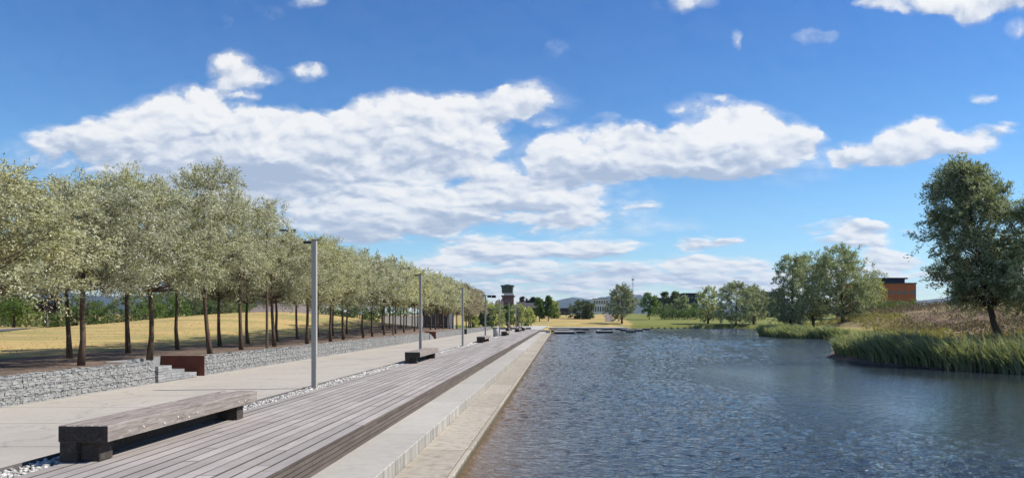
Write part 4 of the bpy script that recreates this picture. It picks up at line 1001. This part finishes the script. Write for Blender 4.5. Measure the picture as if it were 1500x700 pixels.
# noise lookup flattens towards the horizon, as a real cloud layer does
vl = math_n(nt, 'MULTIPLY', math_n(nt, 'LOGARITHM', math_n(nt, 'ADD', math_n(nt, 'MAXIMUM', v, 0.0), .07), math.e), .52)
nzs = N(nt, 'ShaderNodeCombineXYZ'); L(nt, u, nzs.inputs[0]); L(nt, vl, nzs.inputs[1])
wc = noise_n(nt, nzs.outputs[0], 9, 6, .6, out='Color')
wv = N(nt, 'ShaderNodeVectorMath', operation='SUBTRACT'); L(nt, wc, wv.inputs[0]); wv.inputs[1].default_value = (.5, .5, .5)
wm = N(nt, 'ShaderNodeVectorMath', operation='MULTIPLY'); L(nt, wv.outputs[0], wm.inputs[0]); wm.inputs[1].default_value = (.075, .055, 0)
p_ = N(nt, 'ShaderNodeVectorMath', operation='ADD'); L(nt, cb_.outputs[0], p_.inputs[0]); L(nt, wm.outputs[0], p_.inputs[1])
CL = [(80, 203, 46, 24, .5), (150, 205, 60, 34, .85), (215, 192, 70, 42, 1), (278, 178, 56, 46, 1), (335, 200, 90, 46, 1), (405, 206, 90, 44, 1), (475, 200, 72, 38, 1), (430, 250, 130, 36, .85), (300, 250, 110, 32, .8),
      (580, 185, 88, 42, 1), (660, 178, 86, 38, 1), (730, 154, 56, 24, .8), (775, 142, 30, 20, .5), (640, 216, 100, 26, .85), (560, 248, 100, 28, .7), (430, 292, 90, 26, .7), (340, 290, 70, 30, .6), (510, 285, 60, 16, .5), (230, 240, 90, 30, .6),
      (340, 100, 36, 22, .6), (372, 112, 40, 16, .55), (448, 104, 32, 14, .5), (335, 128, 34, 14, .45), (360, 138, 22, 8, .4), (322, 30, 10, 12, .24), (385, 22, 26, 10, .26),
      (545, 322, 80, 26, .95), (630, 306, 84, 28, .95), (700, 322, 60, 14, .6), (730, 284, 70, 26, 1), (805, 288, 85, 20, .75), (545, 352, 62, 10, .7), (500, 350, 40, 8, .5), (640, 340, 70, 10, .45), (790, 322, 56, 13, .7), (850, 318, 42, 14, .75), (840, 362, 95, 18, .85), (720, 360, 78, 18, .85), (770, 372, 120, 10, .6), (946, 308, 28, 8, .6),
      (862, 230, 72, 38, 1), (930, 225, 70, 36, 1), (1005, 234, 56, 28, .9), (1056, 214, 80, 42, 1), (1118, 210, 76, 38, 1), (1085, 182, 54, 26, .9), (832, 246, 50, 24, .85), (1172, 212, 40, 20, .6), (885, 262, 80, 14, .55), (880, 180, 22, 12, .35), (810, 180, 24, 10, .32),
      (1345, 200, 52, 26, 1), (1280, 226, 68, 18, .85), (1400, 214, 60, 18, .8), (1455, 196, 40, 10, .5), (1482, 182, 22, 6, .4),
      (1345, 2, 80, 14, .7), (1432, 10, 58, 20, .9), (1490, -2, 60, 20, .9), (1444, 147, 22, 7, .5), (1196, 50, 30, 9, .27), (1080, 60, 8, 14, .27), (1000, 4, 46, 14, .42), (815, 70, 18, 12, .26), (1020, 156, 36, 14, .4), (1055, 150, 18, 8, .36), (1500, 40, 20, 10, .36), (450, 6, 30, 10, .3),
      (1193, 330, 30, 8, .75), (1258, 334, 46, 11, .9), (1250, 352, 62, 12, .9), (1306, 378, 40, 15, .9), (1042, 354, 48, 11, .85), (1008, 366, 34, 8, .5), (1075, 350, 26, 7, .5), (1330, 336, 16, 5, .35),
      (900, 400, 300, 14, .55), (650, 392, 170, 14, .55), (1060, 388, 110, 10, .5), (1260, 402, 150, 12, .5), (450, 405, 220, 14, .5), (1500, 405, 150, 10, .45), (820, 424, 420, 13, .55), (1250, 424, 260, 10, .5), (300, 428, 300, 12, .5), (800, 446, 700, 10, .5), (960, 412, 160, 8, .4), (1120, 410, 120, 7, .4),
      (700, 240, 120, 36, .3), (620, 268, 150, 36, .34), (780, 150, 60, 30, .32), (880, 300, 90, 30, .26), (450, 332, 160, 36, .34), (100, 228, 120, 36, .28), (1130, 240, 120, 26, .26), (1350, 222, 110, 24, .26), (560, 300, 120, 22, .4), (900, 330, 120, 14, .24), (560, -120, 260, 70, .8), (200, -160, 240, 60, .7), (420, -330, 320, 70, .7)]
acc = acch = None
for cx, cy, rx, ry, wt in CL:
    rx *= 1.16; ry *= 1.28
    iv = (F / rx, F / ry, 0); cu, cvv = (cx - CX) / F, (HY - cy) / F
    q = N(nt, 'ShaderNodeVectorMath', operation='MULTIPLY_ADD'); L(nt, p_.outputs[0], q.inputs[0]); q.inputs[1].default_value = iv; q.inputs[2].default_value = (-cu * iv[0], -cvv * iv[1], 0)
    d = N(nt, 'ShaderNodeVectorMath', operation='DOT_PRODUCT'); L(nt, q.outputs[0], d.inputs[0]); L(nt, q.outputs[0], d.inputs[1])
    f = math_n(nt, 'MULTIPLY_ADD', d.outputs['Value'], -wt, wt, clamp=True)
    s_ = N(nt, 'ShaderNodeVectorMath', operation='DOT_PRODUCT'); L(nt, q.outputs[0], s_.inputs[0]); s_.inputs[1].default_value = (.22, .8, 0)
    acc = f if acc is None else math_n(nt, 'ADD', acc, f)
    acch = math_n(nt, 'MULTIPLY', s_.outputs['Value'], f) if acch is None else math_n(nt, 'MULTIPLY_ADD', s_.outputs['Value'], f, acch)
SH = [(300, 262, 150, 34, .5), (455, 262, 130, 30, .45), (120, 232, 80, 18, .4), (620, 236, 100, 16, .3), (560, 350, 110, 16, .45), (440, 335, 90, 22, .4), (660, 326, 80, 12, .35), (760, 306, 80, 12, .3),
      (870, 264, 95, 18, .5), (1000, 256, 60, 14, .4), (1080, 250, 100, 16, .42), (1345, 230, 70, 12, .35), (820, 378, 120, 10, .3), (1255, 362, 70, 7, .35), (1050, 364, 45, 6, .3), (800, 412, 500, 9, .25),
      (285, 165, 75, 26, -.3), (560, 165, 110, 22, -.2), (840, 205, 60, 20, -.25), (1080, 185, 80, 26, -.28), (1345, 190, 60, 16, -.25), (200, 182, 60, 22, -.2), (1440, 12, 60, 14, -.1)]
accs = None
for cx, cy, rx, ry, wt in SH:
    rx *= 1.2; ry *= 1.35; iv = (F / rx, F / ry, 0); cu, cvv = (cx - CX) / F, (HY - cy) / F
    q = N(nt, 'ShaderNodeVectorMath', operation='MULTIPLY_ADD'); L(nt, p_.outputs[0], q.inputs[0]); q.inputs[1].default_value = iv; q.inputs[2].default_value = (-cu * iv[0], -cvv * iv[1], 0)
    d = N(nt, 'ShaderNodeVectorMath', operation='DOT_PRODUCT'); L(nt, q.outputs[0], d.inputs[0]); L(nt, q.outputs[0], d.inputs[1])
    f = math_n(nt, 'MULTIPLY_ADD', d.outputs['Value'], -1.0, 1.0, clamp=True); wt *= .85
    accs = math_n(nt, 'MULTIPLY', f, wt) if accs is None else math_n(nt, 'MULTIPLY_ADD', f, wt, accs)
fb = noise_n(nt, nzs.outputs[0], 8.5, 10, .62)
of = N(nt, 'ShaderNodeVectorMath', operation='ADD'); L(nt, nzs.outputs[0], of.inputs[0]); of.inputs[1].default_value = (.010, .022, 0)
fb2 = noise_n(nt, of.outputs[0], 8.5, 10, .62)
soft = math_n(nt, 'MINIMUM', acc, 1.1)
def puffs(vec):                                   # rounded billows of two sizes
    o = None
    for sc_, am in ((15, .6), (38, .4)):
        vo = N(nt, 'ShaderNodeTexVoronoi', feature='SMOOTH_F1', voronoi_dimensions='2D'); vo.inputs['Scale'].default_value = sc_; vo.inputs['Smoothness'].default_value = .35
        L(nt, vec, vo.inputs['Vector']); t_ = math_n(nt, 'MULTIPLY_ADD', vo.outputs['Distance'], -am, am * .55)
        o = t_ if o is None else math_n(nt, 'ADD', o, t_)
    return o
wq = N(nt, 'ShaderNodeVectorMath', operation='MULTIPLY_ADD'); L(nt, wv.outputs[0], wq.inputs[0]); wq.inputs[1].default_value = (.10, .10, 0); L(nt, nzs.outputs[0], wq.inputs[2])
wq2 = N(nt, 'ShaderNodeVectorMath', operation='ADD'); L(nt, wq.outputs[0], wq2.inputs[0]); wq2.inputs[1].default_value = (.005, .013, 0)
pu, pu2 = puffs(wq.outputs[0]), puffs(wq2.outputs[0])
nam = math_n(nt, 'MULTIPLY', acc, 3.2, clamp=True)
den = math_n(nt, 'ADD', soft, math_n(nt, 'MULTIPLY', math_n(nt, 'MULTIPLY', math_n(nt, 'SUBTRACT', fb, .5), 2.2), nam))
den = math_n(nt, 'ADD', math_n(nt, 'MULTIPLY', math_n(nt, 'MULTIPLY', pu, .8), nam), den)
mr = N(nt, 'ShaderNodeMapRange', interpolation_type='SMOOTHSTEP'); L(nt, den, mr.inputs[0]); mr.inputs[1].default_value = .20; mr.inputs[2].default_value = .74
fine = noise_n(nt, wq.outputs[0], 26, 8, .66)
den2 = math_n(nt, 'MULTIPLY_ADD', math_n(nt, 'MULTIPLY', math_n(nt, 'SUBTRACT', fine, .5), nam), 1.0, den)
L(nt, den2, mr.inputs[0])
mr2 = N(nt, 'ShaderNodeMapRange', interpolation_type='SMOOTHSTEP'); L(nt, den2, mr2.inputs[0]); mr2.inputs[1].default_value = -.12; mr2.inputs[2].default_value = .8
alpha = math_n(nt, 'MAXIMUM', math_n(nt, 'MULTIPLY', mr.outputs[0], .97), math_n(nt, 'MULTIPLY', mr2.outputs[0], .62))
alpha = math_n(nt, 'MULTIPLY', alpha, math_n(nt, 'GREATER_THAN', sp.outputs[2], 0.0))
alpha = math_n(nt, 'MULTIPLY', alpha, .96)
ht = math_n(nt, 'DIVIDE', acch, math_n(nt, 'MAXIMUM', acc, .2))
lit = math_n(nt, 'ADD', math_n(nt, 'MULTIPLY_ADD', ht, .62, .66), math_n(nt, 'ADD', math_n(nt, 'MULTIPLY', math_n(nt, 'SUBTRACT', fb, fb2), 2.1), math_n(nt, 'MULTIPLY', math_n(nt, 'SUBTRACT', pu, pu2), 1.25)))
lit = math_n(nt, 'SUBTRACT', lit, accs)
ccol = ramp(nt, lit, [(0.0, (.44, .52, .66)), (.35, (.60, .66, .77)), (.65, (.82, .85, .895)), (1.0, (.98, .975, .96))])
cs_ = N(nt, 'ShaderNodeVectorMath', operation='SCALE'); L(nt, ccol, cs_.inputs[0]); cs_.inputs['Scale'].default_value = .69 / STR
hs = N(nt, 'ShaderNodeHueSaturation'); hs.inputs['Saturation'].default_value = 1.28; hs.inputs['Value'].default_value = 1.0; L(nt, sky.outputs[0], hs.inputs['Color'])
skc = mix(nt, 1.0, hs.outputs[0], ramp(nt, sp.outputs[2], [(0.0, (.70, .86, 1.0)), (.14, (.82, .93, 1.0)), (.42, (.52, .68, .90))]), 'MULTIPLY')
L(nt, mix(nt, alpha, skc, cs_.outputs[0]), bg.inputs['Color']); bg.inputs['Strength'].default_value = STR
w.cycles.sampling_method = 'MANUAL'; w.cycles.sample_map_resolution = 512

sl = bpy.data.lights.new('sun', 'SUN'); sl.energy = 4.6; sl.angle = R(.53); sl.color = (1, .95, .87)
so = link(bpy.data.objects.new('sun', sl))
sd = Vector((math.sin(SUN_AZ) * math.cos(SUN_EL), math.cos(SUN_AZ) * math.cos(SUN_EL), math.sin(SUN_EL)))
so.rotation_euler = sd.to_track_quat('Z', 'Y').to_euler(); so.location = (40, 0, 60)

# ------------------------------------------------------------------ camera
cam = bpy.data.cameras.new('camera'); co = link(bpy.data.objects.new('camera', cam))
co.location = (0, 0, EYE); co.rotation_euler = (R(90), 0, 0)
cam.sensor_width = 36; cam.lens = 36 * F / 1500; cam.shift_x = -(CX - 750) / 1500; cam.shift_y = (HY - 350) / 1500
cam.clip_start = .1; cam.clip_end = 30000
SC.camera = co
vs_ = SC.view_settings; vs_.view_transform = 'Standard'; vs_.look = 'None'; vs_.exposure = .55; vs_.gamma = 1
SC.render.engine = 'CYCLES'
SC.cycles.max_bounces = 6; SC.cycles.diffuse_bounces = 3; SC.cycles.glossy_bounces = 3; SC.cycles.transmission_bounces = 3; SC.cycles.volume_bounces = 0
SC.cycles.use_denoising = True
